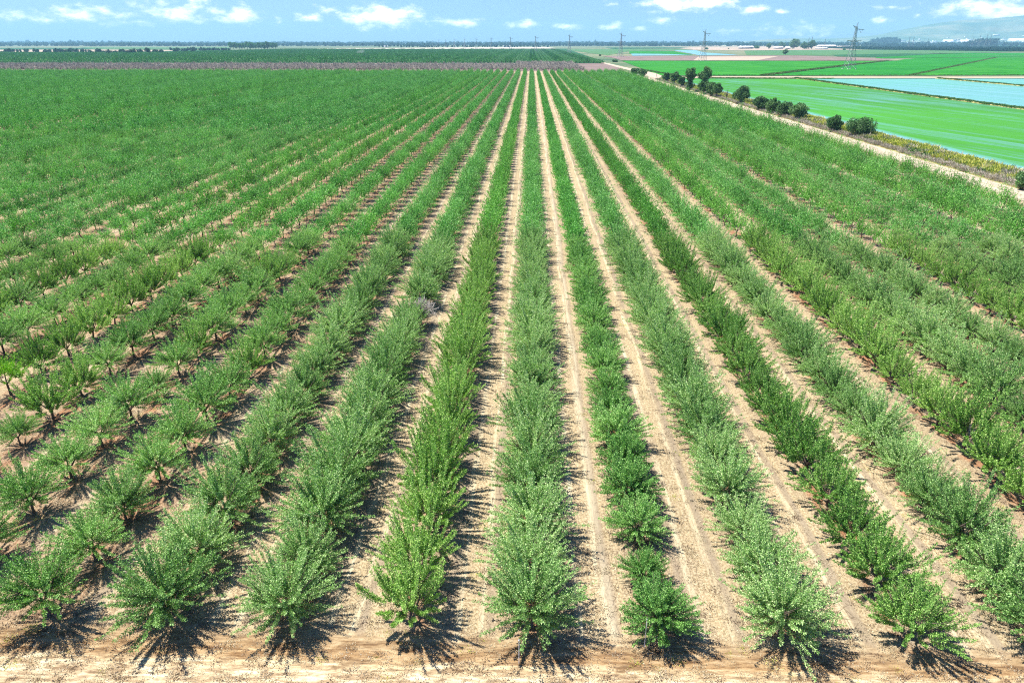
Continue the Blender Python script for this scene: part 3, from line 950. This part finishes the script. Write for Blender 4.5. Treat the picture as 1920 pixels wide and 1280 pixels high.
for n_, (px, by, ty, w, lab) in enumerate(ROADSIDE):
    wd, hh = px_size(by, w, ty)
    g = G(px, by)
    e = link('roadside_tree', None, None, (g.x, g.y, 0))
    tag(e, lab, 'tree', 'trees along the farm road')
    tall = hh > 11
    bs = hh * (.42 if tall else .12)
    c_, t_ = leafy_blob('roadside_tree_%d' % n_, wd / 2, hh, bs, 48 if not tall else 54, 170, .30 + .0035 * g.y / 6, 'leaf_roadside', 300 + n_, trunk=.22 if not tall else .45, lobe=.27)
    link('crown', c_, e); link('trunk', t_, e)
    if tall:
        c3, _ = leafy_blob('roadside_low_%d' % n_, wd * .42, hh * .55, .6, 30, 90, .5, 'leaf_roadside', 700 + n_)
        link('lower_crown', c3, e)
# thin dead sapling and leaning post near the road bend
g = G(1362, 188)
e = link('dead_sapling', None, None, (g.x, g.y, 0)); tag(e, 'thin leafless sapling left of the single dark roadside tree', 'sapling')
link('branches', bare_mesh('dead_sapling_branches', 6.0, 1.2, 14, 77, .05, 'pole_wood'), e)
g = G(1232, 146)
q = Quads(); q.tube([(0, 0, 0), (-1.6, 0, 5.4)], [.16, .12], 6)
e = link('leaning_post', q.mesh('leaning_post', [M['pole_wood']]), None, (g.x, g.y, 0))
tag(e, 'dark leaning post standing on the sandy road bend', 'post')

# ------------------------------------------------------------------ weeds along road and levees
def tuft(name, mat, h, r, n, w, seed):
    rg = np.random.default_rng(seed)
    q = Quads()
    a = rg.uniform(0, 6.28, n)
    P = np.stack([np.cos(a) * rg.uniform(0, r, n), np.sin(a) * rg.uniform(0, r, n), rg.uniform(0, h * .35, n)], 1)
    D = norm(np.stack([np.cos(a) * .55, np.sin(a) * .55, rg.uniform(.4, 1.2, n)], 1) + rg.normal(size=(n, 3)) * .25)
    q.leaves(P, D, h * rg.uniform(.4, .9, n), w, 0, 0, rg)
    return q.mesh(name, [M[mat]])
TU_Y = [tuft('weed_y%d' % i, 'weed_yellow', 1.0, .8, 110, .12, 50 + i) for i in range(3)]
TU_G = [tuft('weed_g%d' % i, 'weed_grey', 1.25, .8, 110, .07, 60 + i) for i in range(3)]
TU_N = [tuft('weed_n%d' % i, 'weed_green', .9, .8, 90, .14, 70 + i) for i in range(3)]
py_, pg_ = [], []
for i in range(2600):
    y = 30 + 600 * rnd.random() ** 1.15
    s = rnd.uniform(.6, 1.25)
    pg_.append((rnd.uniform(106.2, 109.6), y, 0, rnd.uniform(0, 6.28), s, s, s * rnd.uniform(.6, 1.1), rnd.randrange(3)))
for i in range(4200):
    y = 30 + 600 * rnd.random() ** 1.15
    s = rnd.uniform(.9, 1.9)
    v = rnd.choice((0, 0, 1, 1, 2, 2, 0, 3, 4, 6))
    py_.append((rnd.uniform(109.4, 117.6), y, 0, rnd.uniform(0, 6.28), s, s, s, v))
scatter('dry_brush', pg_, TU_G, 'grey dry brush along the farm road', 'brush')
scatter('roadside_weeds', py_, TU_Y + TU_N + TU_G, 'yellow-green weeds between the dry brush and the bank', 'weeds')

LIT = []
for i_, (m_, w_) in enumerate((('litter_straw', .03), ('litter_dark', .035), ('weed_yellow', .03), ('litter_pale', .03))):
    LIT.append(tuft('litter_%d' % i_, m_, .16, .38, 46, w_, 200 + i_))
pl2 = []
for i in range(15000):
    y = 22 + 95 * rnd.random() ** 1.5
    hw = y * .80 + 12
    x = rnd.uniform(-hw, min(hw, 97))
    u = ((x - ROW0) / ROW) % 1.0
    r_ = rnd.random()
    v = 1 if r_ < .30 else (0 if r_ < .62 else (3 if r_ < .97 else 2))
    if y > 30 and min(u, 1 - u) < .16 and rnd.random() < .5: v = 1
    s_ = rnd.uniform(.4, 1.3)
    pl2.append((x, y, -.03, rnd.uniform(0, 6.28), s_, s_, s_ * .6, v))
scatter('ground_litter', pl2, LIT, 'dry straw and fallen leaf litter strewn over the orchard floor', 'litter')

def levee(name, x, y0, y1, w, h, label):
    q = Quads()
    n = 40
    ys = np.linspace(y0, y1, n)
    v = []
    for i, y in enumerate(ys):
        for dx, z in ((-w, -.25), (-w * .4, h), (w * .4, h), (w, -.25)):
            v.append((x(y) + dx + rnd.uniform(-.15, .15), y, z + (rnd.uniform(-.05, .05) if z > 0 else 0)))
    qs = [(i * 4 + j, i * 4 + j + 1, (i + 1) * 4 + j + 1, (i + 1) * 4 + j) for i in range(n - 1) for j in range(3)]
    q.add(v, qs)
    o = link(name, q.mesh(name, [M['verge']]))
    tag(o, label, 'levee', None, 'structure')
levee('levee', lambda y: 233 + .002 * y, -60, 650, 1.7, .45, 'narrow weedy levee between rice and open water')
levee('levee', lambda y: 356.5 + .002 * y, -60, 655, 1.7, .45, 'second narrow levee at the right of the open water')
pl = []
for i in range(1500):
    y = 190 + 465 * rnd.random(); s = rnd.uniform(.7, 1.5)
    pl.append((233 + .002 * y + rnd.gauss(0, .9), y, .2, rnd.uniform(0, 6.28), s, s, s * .8, 3 + rnd.randrange(3)))
for i in range(700):
    y = 330 + 325 * rnd.random(); s = rnd.uniform(.7, 1.5)
    pl.append((356.5 + .002 * y + rnd.gauss(0, .9), y, .2, rnd.uniform(0, 6.28), s, s, s * .8, 3 + rnd.randrange(3)))
# weeds on the two dividing bunds and beside the cross road
def along(a, b, n, wid, smin=.8, smax=1.8, z=0):
    A, B = G(*a), G(*b)
    for i in range(n):
        f = rnd.random(); s = rnd.uniform(smin, smax)
        p = A.lerp(B, f)
        pl.append((p.x + rnd.gauss(0, wid), p.y + rnd.gauss(0, wid), z, rnd.uniform(0, 6.28), s, s, s * .8, 3 + rnd.randrange(3)))
along((1430, 142), (1600, 121.5), 900, 1.1, 1.2, 2.4)
along((1600, 121.5), (1665, 114.5), 700, 1.1, 1.0, 2.0)
along((1706, 141.8), (1868, 108), 1300, 1.0, .8, 1.6)
along((1322, 146.5), (1560, 148), 500, 2.2, .6, 1.2)
along((1322, 141.5), (1920, 141), 350, 1.5, .5, 1.0)
along((1200, 130), (1260, 141), 160, 2.0, .8, 1.4)
scatter('levee_weeds', pl, TU_Y + TU_N, 'green weeds growing on levees and field edges', 'weeds')

# ------------------------------------------------------------------ second orchard and dark orchard (rows too far to tell trees apart)
def row_chunk(name, L_, hgt, wid, n, mat, size, seed):
    rg = np.random.default_rng(seed)
    q = Quads()
    y = rg.uniform(0, L_, n)
    ph = np.cos(y / 5.0 * 2 * math.pi) * .5 + .5
    a = rg.uniform(-.3, math.pi + .3, n)
    k = rg.uniform(.7, 1.08, n)
    P = np.stack([np.cos(a) * wid / 2 * k * (.75 + .25 * ph), y, hgt * .32 + np.sin(a) * hgt * .62 * k * (.78 + .22 * ph)], 1)
    P[:, 2] = np.maximum(P[:, 2], .6)
    D = norm(rg.normal(size=(n, 3)) + np.array([0, 0, .5]))
    q.leaves(P, D, size * rg.uniform(.7, 1.3, n), size * .62, 0, .4, rg)
    for yy in np.arange(2.5, L_, 5.0):
        q.tube([(0, yy, -.05), (0, yy, hgt * .45)], [.16, .12], 3, 1)
    return q.mesh(name, [M[mat], M['bark']])
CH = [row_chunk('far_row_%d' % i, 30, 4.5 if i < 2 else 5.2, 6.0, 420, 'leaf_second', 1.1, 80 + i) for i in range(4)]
pts = []
e0 = G(1138, 118.9)
for k in range(17, -300, -1):
    X = ROW0 + ROW * k
    if X > 113: continue
    Y = 1121.0
    back = 2990.0 if X > -1000 else 1990.0
    while Y < back:
        if abs(X + Y * math.tan(YAW)) < Y * .80 + 60:
            left = X + Y * math.tan(YAW) < -Y * .11
            if not (left and 1745 < Y < 1800) and not (X < -Y * .50 and Y > 1960):
                tall = ((k // 2) % 3 == 0)
                pts.append((X, Y, 0, 0 if rnd.random() < .5 else 0, 1, 1, (1.25 if tall else .85) * rnd.uniform(.94, 1.06), (2 if tall else 0) + rnd.randrange(2)))
        Y += 30
scatter('second_orchard', pts, CH, 'darker green second orchard with rows beyond the bare trees', 'trees')
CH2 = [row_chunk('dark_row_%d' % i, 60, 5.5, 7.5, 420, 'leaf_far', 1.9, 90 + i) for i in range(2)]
pts = []
A = G(1632, 93.4); B = G(2300, 97)
for i in range(60):
    for j in range(70):
        px = 1630 + i * 11.0 + rnd.uniform(-2, 2)
        py = 97.0 - (1920 - px) * .0125 if px < 1920 else 97.0
        g = G(px, py)
        y = g.y + j * 60
        if y > g.y + 60 * (12 + i * 1.3): break
        pts.append((g.x * (1 + j * 60 / g.y * .35), y, 0, 0, 2.6, 1, rnd.uniform(.9, 1.1), rnd.randrange(2)))
scatter('dark_orchard', pts, CH2, 'dark green orchard block at the far right', 'trees')

# ------------------------------------------------------------------ distant trees
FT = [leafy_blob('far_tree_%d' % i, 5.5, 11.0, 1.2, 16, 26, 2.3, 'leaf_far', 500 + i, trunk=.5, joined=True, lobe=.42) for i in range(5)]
def band(pts, x0, x1, ya, yb, n, smin, smax, zmax=1.3):
    for i in range(n):
        px = rnd.uniform(x0, x1)
        f = rnd.random()
        g = G(px, ya + (yb - ya) * f)
        s = rnd.uniform(smin, smax)
        pts.append((g.x, g.y, -.2, rnd.uniform(0, 6.28), s, s, s * rnd.uniform(.8, zmax), rnd.randrange(5)))
pts = []
for (a, b, n, s0, s1) in ((87.2, 85.6, 1500, 1.3, 2.3), (85.4, 83.8, 2000, 1.8, 3.0), (83.6, 82.4, 1800, 2.6, 4.0)):
    band(pts, -160, 2080, a, b, int(n * 1.3), s0, s1)
band(pts, -120, 250, 84.4, 83.0, 60, 3.0, 4.2, 1.6)
band(pts, 1040, 1640, 84.5, 83.0, 120, 2.6, 3.8, 1.5)
band(pts, 1540, 2060, 84.5, 83, 160, 2.4, 3.6, 1.4)
scatter('far_treeline', pts, FT, 'blue-green treeline along the whole horizon', 'trees')

pts = []   # low hedges and clumps in the middle distance that read as one mass
band(pts, 10, 170, 98.6, 97.6, 60, .55, .95)
band(pts, 320, 430, 95.5, 94.4, 60, .6, 1.0)
band(pts, 745, 1030, 89.4, 88.9, 40, .6, 1.0)
scatter('far_hedges', pts, FT, 'low dark hedges between the far fields on the left', 'hedge')

SMALL = []
def far_tree(name, px, by, ty, w, lab, cat, group, mat='leaf_far', seed=0, nl=22, base=.08, size=None):
    wd, hh = px_size(by, w, ty)
    g = G(px, by)
    e = link(name, None, None, (g.x, g.y, 0))
    tag(e, lab, cat, group)
    c_, t_ = leafy_blob('%s_%d' % (name, seed), wd / 2, hh, hh * base, nl, 70, size or max(.5, wd * .11), mat, 900 + seed, trunk=max(.3, wd * .04))
    link('crown', c_, e); link('trunk', t_, e)
    return e
# clumps behind the second orchard on the left
cl = [(5, 102, 97, 9), (128, 101, 94.2, 14), (172, 101, 95.4, 9), (186, 101, 92.3, 13), (194, 101.2, 95, 8), (205, 103.2, 93.6, 12), (217, 101.5, 95, 8),
      (228, 101.6, 92.2, 12), (239, 103, 94.4, 10), (250, 102.8, 90.8, 12), (263, 102, 92.4, 12), (277, 102.6, 90.3, 12), (292, 101.4, 92.6, 11),
      (303, 101.2, 93.2, 9), (330, 98.6, 92.4, 12), (347, 98, 93.0, 12), (362, 97.6, 91, 9), (383, 97.2, 91.4, 8)]
for i, (px, by, ty, w) in enumerate(cl):
    far_tree('field_tree', px, by, ty, w, 'dark field tree behind the second orchard, %s from the left edge' % ordinal(i + 1), 'tree',
             'trees behind the second orchard', seed=i)
# tall grove
for i in range(17):
    px = 433 + i * 5.25 + rnd.uniform(-.8, .8)
    far_tree('grove_tree', px, 92.4 + rnd.uniform(-.3, .5), 79.6 + rnd.uniform(-1.4, 1.2), 8.6 + rnd.uniform(-.5, 2.0),
             'tall dark grove tree, %s from the left in the rectangular grove' % ordinal(i + 1), 'tree', 'trees of the tall grove',
             mat='leaf_bush', seed=40 + i, base=.16, nl=30)
# thin row of small trees behind the dry field
for i in range(46):
    px = 702 + i * 7.2 + rnd.uniform(-2.2, 2.2)
    far_tree('windbreak_tree', px, 89.4 + rnd.uniform(-.3, .3), 84.2 + rnd.uniform(-.5, 1.0), 2.8 + rnd.uniform(-.4, 1.2),
             'slim windbreak tree behind the cream dry field, %s from the left' % ordinal(i + 1), 'tree', 'thin windbreak behind the dry field',
             seed=60 + i, nl=7, base=.2, size=2.6)
right = [(1488, 91.6, 74.2, 19, 'broad dark farmyard tree, left of the two big ones'), (1508, 92.2, 79.5, 17, 'low dark farmyard tree between the big ones'),
         (1521, 92.2, 76, 15, 'tall dark farmyard tree, right of the two big ones'), (1441, 92, 80.5, 9, 'small tree left of the white farm shed'),
         (1466, 90, 79.8, 12, 'dark tree behind the white farm shed'), (1472.6, 103, 92.5, 10, 'lone dark tree standing in the brown field'),
         (1325, 93.2, 89.6, 6.5, 'small round bush behind the pale blue water'), (1418, 91.4, 86, 10, 'round tree at the right end of the long barn'),
         (1366, 92.6, 90.3, 3, 'tiny bush in the tan field left of the barn'), (1125, 105.2, 102.6, 5, 'small dark bush at the corner of the second orchard'),
         (1153, 116.4, 113.3, 11, 'low dark bush beside the road at the orchard corner'), (792.5, 99.6, 93.4, 2.6, 'tiny dark tree beside the long white shed'),
         (1611, 92.6, 88.2, 7, 'small dark tree at the right end of the tan field'), (1583, 94, 91, 6, 'small bush beside the tall pylon')]
for i, (px, by, ty, w, lab) in enumerate(right):
    far_tree('field_tree', px, by, ty, w, lab, 'tree', None, mat='leaf_roadside', seed=120 + i, nl=26)
for i in range(11):
    f = i / 10
    far_tree('ridge_tree', 1633 + 50 * f, 85.0, 74 - 6 * math.sin(f * 2.6) + rnd.uniform(-.6, .8), 10, 'dark tree in the long grove below the hills, %s from the left' % ordinal(i + 1),
             'tree', 'grove below the hills', seed=140 + i, nl=20)
for i in range(13):
    f = i / 12
    far_tree('ridge_tree', 1806 + 62 * f, 87.0, 78 - 9 * (1 - abs(f - .72) ** 1.3 * 1.6) + rnd.uniform(-.6, 1.0), 9, 'dark tree in the grove at the far right, %s from the left' % ordinal(i + 1),
             'tree', 'grove at the far right', seed=160 + i, nl=20)

# ------------------------------------------------------------------ pylons
def pylon_meshes():
    Hh = 50.0
    def member(q, a, b, r=.13):
        q.tube([a, b], [r, r], 4)
    def half(z):
        if z < 30: return 5.2 + (1.35 - 5.2) * (z / 30.0)
        return 1.35 + (.75 - 1.35) * ((z - 30) / 16.0)
    b = Quads()
    zs = [0, 5.5, 11, 16, 20.5, 24.5, 28, 31, 33.5, 36, 38.5, 41, 43.5, 46]
    for i, z in enumerate(zs[:-1]):
        z2 = zs[i + 1]; h1 = half(z); h2 = half(z2)
        c1 = [(-h1, -h1), (h1, -h1), (h1, h1), (-h1, h1)]; c2 = [(-h2, -h2), (h2, -h2), (h2, h2), (-h2, h2)]
        for j in range(4):
            k = (j + 1) % 4
            member(b, (*c1[j], z), (*c2[j], z2), .24 if z < 28 else .18)
            member(b, (*c1[j], z), (*c2[k], z2), .11)
            member(b, (*c1[k], z), (*c2[j], z2), .11)
            member(b, (*c2[j], z2), (*c2[k], z2), .11)
    for sx in (-.75, .75):
        for sy in (-.75, .75):
            member(b, (sx, sy, 46), (.9, 0, 50.5), .12)
    def arm(x0, x1, z, rise):
        q = Quads()
        n = 5
        for sy in (-.8, .8):
            member(q, (x0, sy, z), (x1, 0, z + rise * .4), .13)
            member(q, (x0, sy, z - 1.6), (x1, 0, z + rise * .4), .13)
            for i in range(n):
                f = i / n; f2 = (i + 1) / n
                member(q, (x0 + (x1 - x0) * f, sy * (1 - f), z + rise * .4 * f), (x0 + (x1 - x0) * f2, sy * (1 - f2), z - 1.6 * (1 - f2) + rise * .4 * f2), .09)
        return q.mesh('pylon_arm', [M['steel']])
    def vstring(x, z, w):
        q = Quads()
        member(q, (x - w, 0, z), (x, 0, z - 3.6), .14); member(q, (x + w, 0, z), (x, 0, z - 3.6), .14)
        q.box((x, 0, z - 3.8), (.9, .5, .4))
        return q.mesh('pylon_insulator', [M['steel']])
    base = Quads()
    for sx in (-5.2, 5.2):
        for sy in (-5.2, 5.2):
            base.box((sx, sy, .2), (1.3, 1.3, .9))
    return dict(body=b.mesh('pylon_body', [M['steel']]),
                arms=[arm(1.0, 10.5, 43.5, -1.5), arm(-1.0, -5.0, 45.5, 4.0), arm(1.2, 10.0, 31, 1.2), arm(-1.2, -10.0, 31, 1.2)],
                ins=[vstring(6.6, 43.2, 3.0), vstring(6.2, 31, 3.0), vstring(-6.2, 31, 3.0)],
                foot=base.mesh('pylon_foot', [M['wall_pale']]))
PY = pylon_meshes()
def pylon(x, y, rot, lab, group, s=1.0):
    e = link('lattice_pylon', None, None, (x, y, 0), rot, (s, s, s))
    tag(e, lab, 'pylon', group)
    link('tower_body', PY['body'], e)
    for a in PY['arms']: link('cross_arm', a, e)
    for a in PY['ins']: link('insulator', a, e)
    link('foundation', PY['foot'], e)
    return e
line = [(1592, 50), (1317, 34.3), (1163, 27.2), (1067, 22.1), (1004, 18.6), (957, 16.0), (921, 14.0), (893, 12.4), (871, 11.2), (852, 10.2), (836, 9.4), (822, 8.7), (811, 8.1)]
for i, (px, d) in enumerate(line):
    g = G(px, 80 + d)
    labs = ['tall steel lattice pylon standing in the bright rice field, nearest of all', 'lattice pylon beside the pale blue flooded field, second nearest']
    lab = labs[i] if i < 2 else 'hazy lattice pylon, %s from the right along the receding power line' % ordinal(i + 1)
    pylon(g.x, g.y, R(12), lab, 'pylons of the long power line')
for i, (px, d, s) in enumerate([(1514, 11, 1.15), (1520, 11, 1.2), (1545, 10.5, 1.0), (1702, 10, 1.3), (1710, 10, 1.25), (1738, 9, 1.1), (1821, 10.5, 1.3), (1833, 10.5, 1.4), (1846, 10, 1.55), (1853, 10, 1.5)]):
    g = G(px, 80 + d)
    pylon(g.x, g.y, R(60), 'small far lattice pylon against the hazy hills, %s from the left' % ordinal(i + 1), 'far pylons below the hills', s)
# conductors of the nearest spans
q = Quads()
pp = [G(px, 80 + d) for px, d in line[:6]]
d0 = (pp[0] - pp[1]); pp = [pp[0] + d0] + pp
for i in range(len(pp) - 1):
    a, b_ = pp[i], pp[i + 1]
    for (ox, oz) in ((6.5, 39.5), (6.1, 27.2), (-6.1, 27.2)):
        c, s_ = math.cos(R(12)), math.sin(R(12))
        P = []
        for j in range(13):
            f = j / 12
            p = a.lerp(b_, f)
            P.append((p.x + ox * c, p.y + ox * s_, oz - 9 * 4 * f * (1 - f)))
        q.tube(P, [.035] * 13, 3)
o = link('power_lines', q.mesh('power_lines', [M['steel']])); tag(o, 'thin sagging power lines strung between the pylons', 'power line')

# ------------------------------------------------------------------ farm buildings
def shed(px, by, wpx, hpx, depth, lab, wall='wall_pale', rot=0.0, roof_part=.45):
    g = G(px, by)
    D = g.y / math.cos(PITCH) if False else math.hypot(g.x, g.y)
    mpp = g.y * math.cos(PITCH) / F / 1.0
    w = wpx * mpp; hgt = hpx * mpp
    e = link('farm_building', None, None, (g.x, g.y, 0), rot)
    tag(e, lab, 'building', 'far farm buildings')
    wh = hgt * (1 - roof_part)
    q = Quads(); q.box((0, depth / 2, wh / 2), (w, depth, wh)); link('wall', q.mesh('shed_wall', [M[wall]]), e)
    q = Quads()
    x = w / 2 + .6; y0, y1 = -.6, depth + .6
    v = [(-x, y0, wh), (x, y0, wh), (x, depth / 2, hgt), (-x, depth / 2, hgt), (-x, y1, wh), (x, y1, wh), (-x, y0, wh - .3), (x, y0, wh - .3), (x, y1, wh - .3), (-x, y1, wh - .3)]
    q.add(v, [(0, 1, 2, 3), (3, 2, 5, 4), (6, 7, 1, 0), (6, 9, 8, 7), (5, 8, 9, 4), (1, 7, 8, 5) if False else (7, 8, 5, 1), (0, 4, 9, 6)])
    q.add([(-x, y0, wh), (-x, depth / 2, hgt), (-x, y1, wh), (-x, depth / 2, wh)], [(0, 1, 2, 3)])
    q.add([(x, y0, wh), (x, depth / 2, hgt), (x, y1, wh), (x, depth / 2, wh)], [(0, 3, 2, 1)])
    link('roof', q.mesh('shed_roof', [M['roof_white']]), e)
    n = max(1, int(w / 22))
    for i in range(n):
        q = Quads(); q.box((-w / 2 + w * (i + .5) / n, -.05, wh * .4), (min(6.0, w / n * .4), .3, wh * .75))
        link('doorway', q.mesh('shed_door', [M['opening']]), e)
B_ = [(1400, 91.8, 25, 4.8, 30, 'long white-roofed barn at the left of the farmstead', 'wall_shed'),
      (1461, 92.0, 15, 4.6, 26, 'white farm shed between the farmyard trees', 'wall_pale'),
      (1478, 92.4, 8, 4.0, 20, 'small white shed beside the broad farmyard tree', 'wall_pale'),
      (1450, 86.2, 9, 2.6, 40, 'small white-roofed building behind the farmstead', 'wall_pale'),
      (1552, 89.6, 32, 4.6, 45, 'long low white-roofed barn right of the farmyard trees', 'wall_shed'),
      (1542, 92.6, 20, 2.6, 25, 'low dark shed in front of the long low barn', 'wall_shed'),
      (1574, 84.2, 8, 2.2, 50, 'tiny white building beyond the long low barn', 'wall_pale'),
      (1700, 83.6, 8, 5.2, 60, 'white building below the hills, left of the others', 'wall_pale'),
      (1779, 84.2, 17, 8.6, 90, 'white gabled warehouse below the hills', 'wall_pale'),
      (1809, 84.4, 14, 8.6, 80, 'white warehouse just left of the far right grove', 'wall_pale'),
      (1837, 84.4, 16, 9.4, 80, 'large white warehouse behind the far right grove', 'wall_pale'),
      (1912, 84.0, 34, 10.4, 120, 'long white warehouse cut by the right edge', 'wall_pale'),
      (782, 100.2, 24, 2.4, 10, 'long low white shed in the second orchard', 'wall_pale'),
      (722, 88.6, 10, 2.0, 30, 'white building behind the left end of the windbreak', 'wall_pale'),
      (950, 88.8, 14, 2.2, 30, 'dark low building in the middle of the windbreak', 'opening'),
      (1106, 85.2, 4, 3.4, 40, 'tiny white building on the horizon left of third pylon', 'wall_pale')]
for a in B_:
    shed(*a)

# dust plume beside a row of the second orchard
def spray():
    g = G(672, 105)
    me = bpy.data.meshes.new('water_spray')
    import bmesh
    bm = bmesh.new(); bmesh.ops.create_icosphere(bm, subdivisions=3, radius=1.0)
    for v in bm.verts:
        v.co.x = v.co.x * (9 + 3 * v.co.z) + (v.co.z + 1) * 5
        v.co.y *= 5; v.co.z = (v.co.z + 1) * 6.5
    bm.to_mesh(me); bm.free()
    m, t = new_mat('spray_mist')
    pv = t.nodes.new('ShaderNodeVolumePrincipled')
    pv.inputs['Color'].default_value = (.9, .95, .97, 1)
    pv.inputs['Density'].default_value = .022
    oo = t.nodes.new('ShaderNodeOutputMaterial'); t.links.new(pv.outputs[0], oo.inputs['Volume'])
    me.materials.append(m)
    o = link('water_spray', me, None, (g.x, g.y, 1.0))
    tag(o, 'faint white spray drifting over the second orchard', 'spray', None, 'stuff')
spray()

# sprinkler risers and pipe marker at the row ends
for (px, py, h, lab) in ((973, 1243, 1.6, 'thin white riser pipe at the end of the middle row'), (1208, 1212, 1.9, 'thin white riser pipe at the end of the first row right of middle')):
    g = G(px, py)
    q = Quads(); q.tube([(0, 0, 0), (0, 0, h)], [.02, .02], 8); q.box((0, 0, h), (.07, .07, .06))
    o = link('riser_pipe', q.mesh('riser_pipe', [M['pvc']]), None, (g.x, g.y, 0)); tag(o, lab, 'pipe', 'riser pipes at the row ends')

# ------------------------------------------------------------------ hills and town
def hills():
    prof = [(1380, 79), (1440, 73.5), (1490, 71.5), (1545, 72.5), (1590, 70.5), (1640, 66), (1680, 57), (1720, 49), (1760, 42), (1800, 38), (1840, 36.5), (1880, 33), (1920, 29), (1980, 24), (2100, 20), (2300, 30), (2500, 60)]
    YH = 13500.0
    nx, ny = 220, 46
    v = []; f = []
    xs = np.linspace(1350, 2500, nx)
    ph = [p[0] for p in prof]; pv = [p[1] for p in prof]
    rg = np.random.default_rng(3)
    ridge = np.zeros((nx, ny))
    for o_, a_ in ((9, .09), (23, .05), (51, .03)):
        g1 = rg.normal(size=(o_ + 2, 8))
        for i in range(nx):
            for j in range(ny):
                u = i / nx * o_; w = j / ny * 6
                i0, j0 = int(u), int(w); fu, fw = u - i0, w - j0
                fu = fu * fu * (3 - 2 * fu); fw = fw * fw * (3 - 2 * fw)
                ridge[i, j] += a_ * ((g1[i0, j0] * (1 - fu) + g1[i0 + 1, j0] * fu) * (1 - fw) + (g1[i0, j0 + 1] * (1 - fu) + g1[i0 + 1, j0 + 1] * fu) * fw)
    for i, px in enumerate(xs):
        top = np.interp(px, ph, pv)
        d = ray(px, 80.0)
        zt = H + (80 - top) * YH * H / 44230.0
        for j in range(ny):
            t = j / (ny - 1)
            Y = 10400 + (YH - 10400) * t
            X = d.x / d.y * Y
            z = -5 + zt * (t ** 1.7) * (1 + ridge[i, j] * math.sin(math.pi * min(1, t * 1.05)) * 2.0)
            v.append((X, Y, z))
    for i in range(nx - 1):
        for j in range(ny - 1):
            f.append((i * ny + j, (i + 1) * ny + j, (i + 1) * ny + j + 1, i * ny + j + 1))
    q = Quads(); q.add(v, f)
    m, t = new_mat('hill_scrub')
    n = noise(t, coords(t, (.0014, .0014, .003)), 1.0, 7, .65)
    finish(t, ramp(t, n, [(.35, (.06, .13, .09)), (.5, (.11, .17, .11)), (.65, (.20, .22, .14))]), .95, .1)
    o = link('hills', q.mesh('hills', [m], True))
    tag(o, 'hazy blue hills rising at the far right', 'hills', None, 'structure')
    # town on the lower slopes
    V = np.array(v).reshape(nx, ny, 3)
    T = Quads()
    for i in range(420):
        a = rnd.randrange(50, nx - 1); b_ = int(abs(rnd.gauss(0, 9))) % 22 + 2
        p = V[a, b_]
        if rnd.random() < .25: T.box((p[0], p[1], p[2] + 9), (rnd.uniform(60, 130), 30, 16))
        else: T.box((p[0], p[1], p[2] + 6), (rnd.uniform(16, 45), 20, rnd.uniform(8, 14)))
    o = link('town', T.mesh('town', [M['roof_white']]))
    tag(o, 'pale specks of a town on the lower slopes of the hills', 'town', None, 'stuff')
hills()

# ------------------------------------------------------------------ haze
def haze():
    q = Quads()
    q.box((0, 11700, 284.0), (38000, 25200, 574.0 - 1.0))
    m, t = new_mat('haze_air')
    pv = t.nodes.new('ShaderNodeVolumePrincipled')
    pv.inputs['Color'].default_value = (.40, .79, 1.0, 1)
    pv.inputs['Density'].default_value = 6.0e-5
    pv.inputs['Anisotropy'].default_value = 0.0
    oo = t.nodes.new('ShaderNodeOutputMaterial')
    t.links.new(pv.outputs[0], oo.inputs['Volume'])
    o = link('haze', q.mesh('haze', [m]))
    tag(o, 'thin blue haze over the whole plain', 'haze', None, 'stuff')
haze()
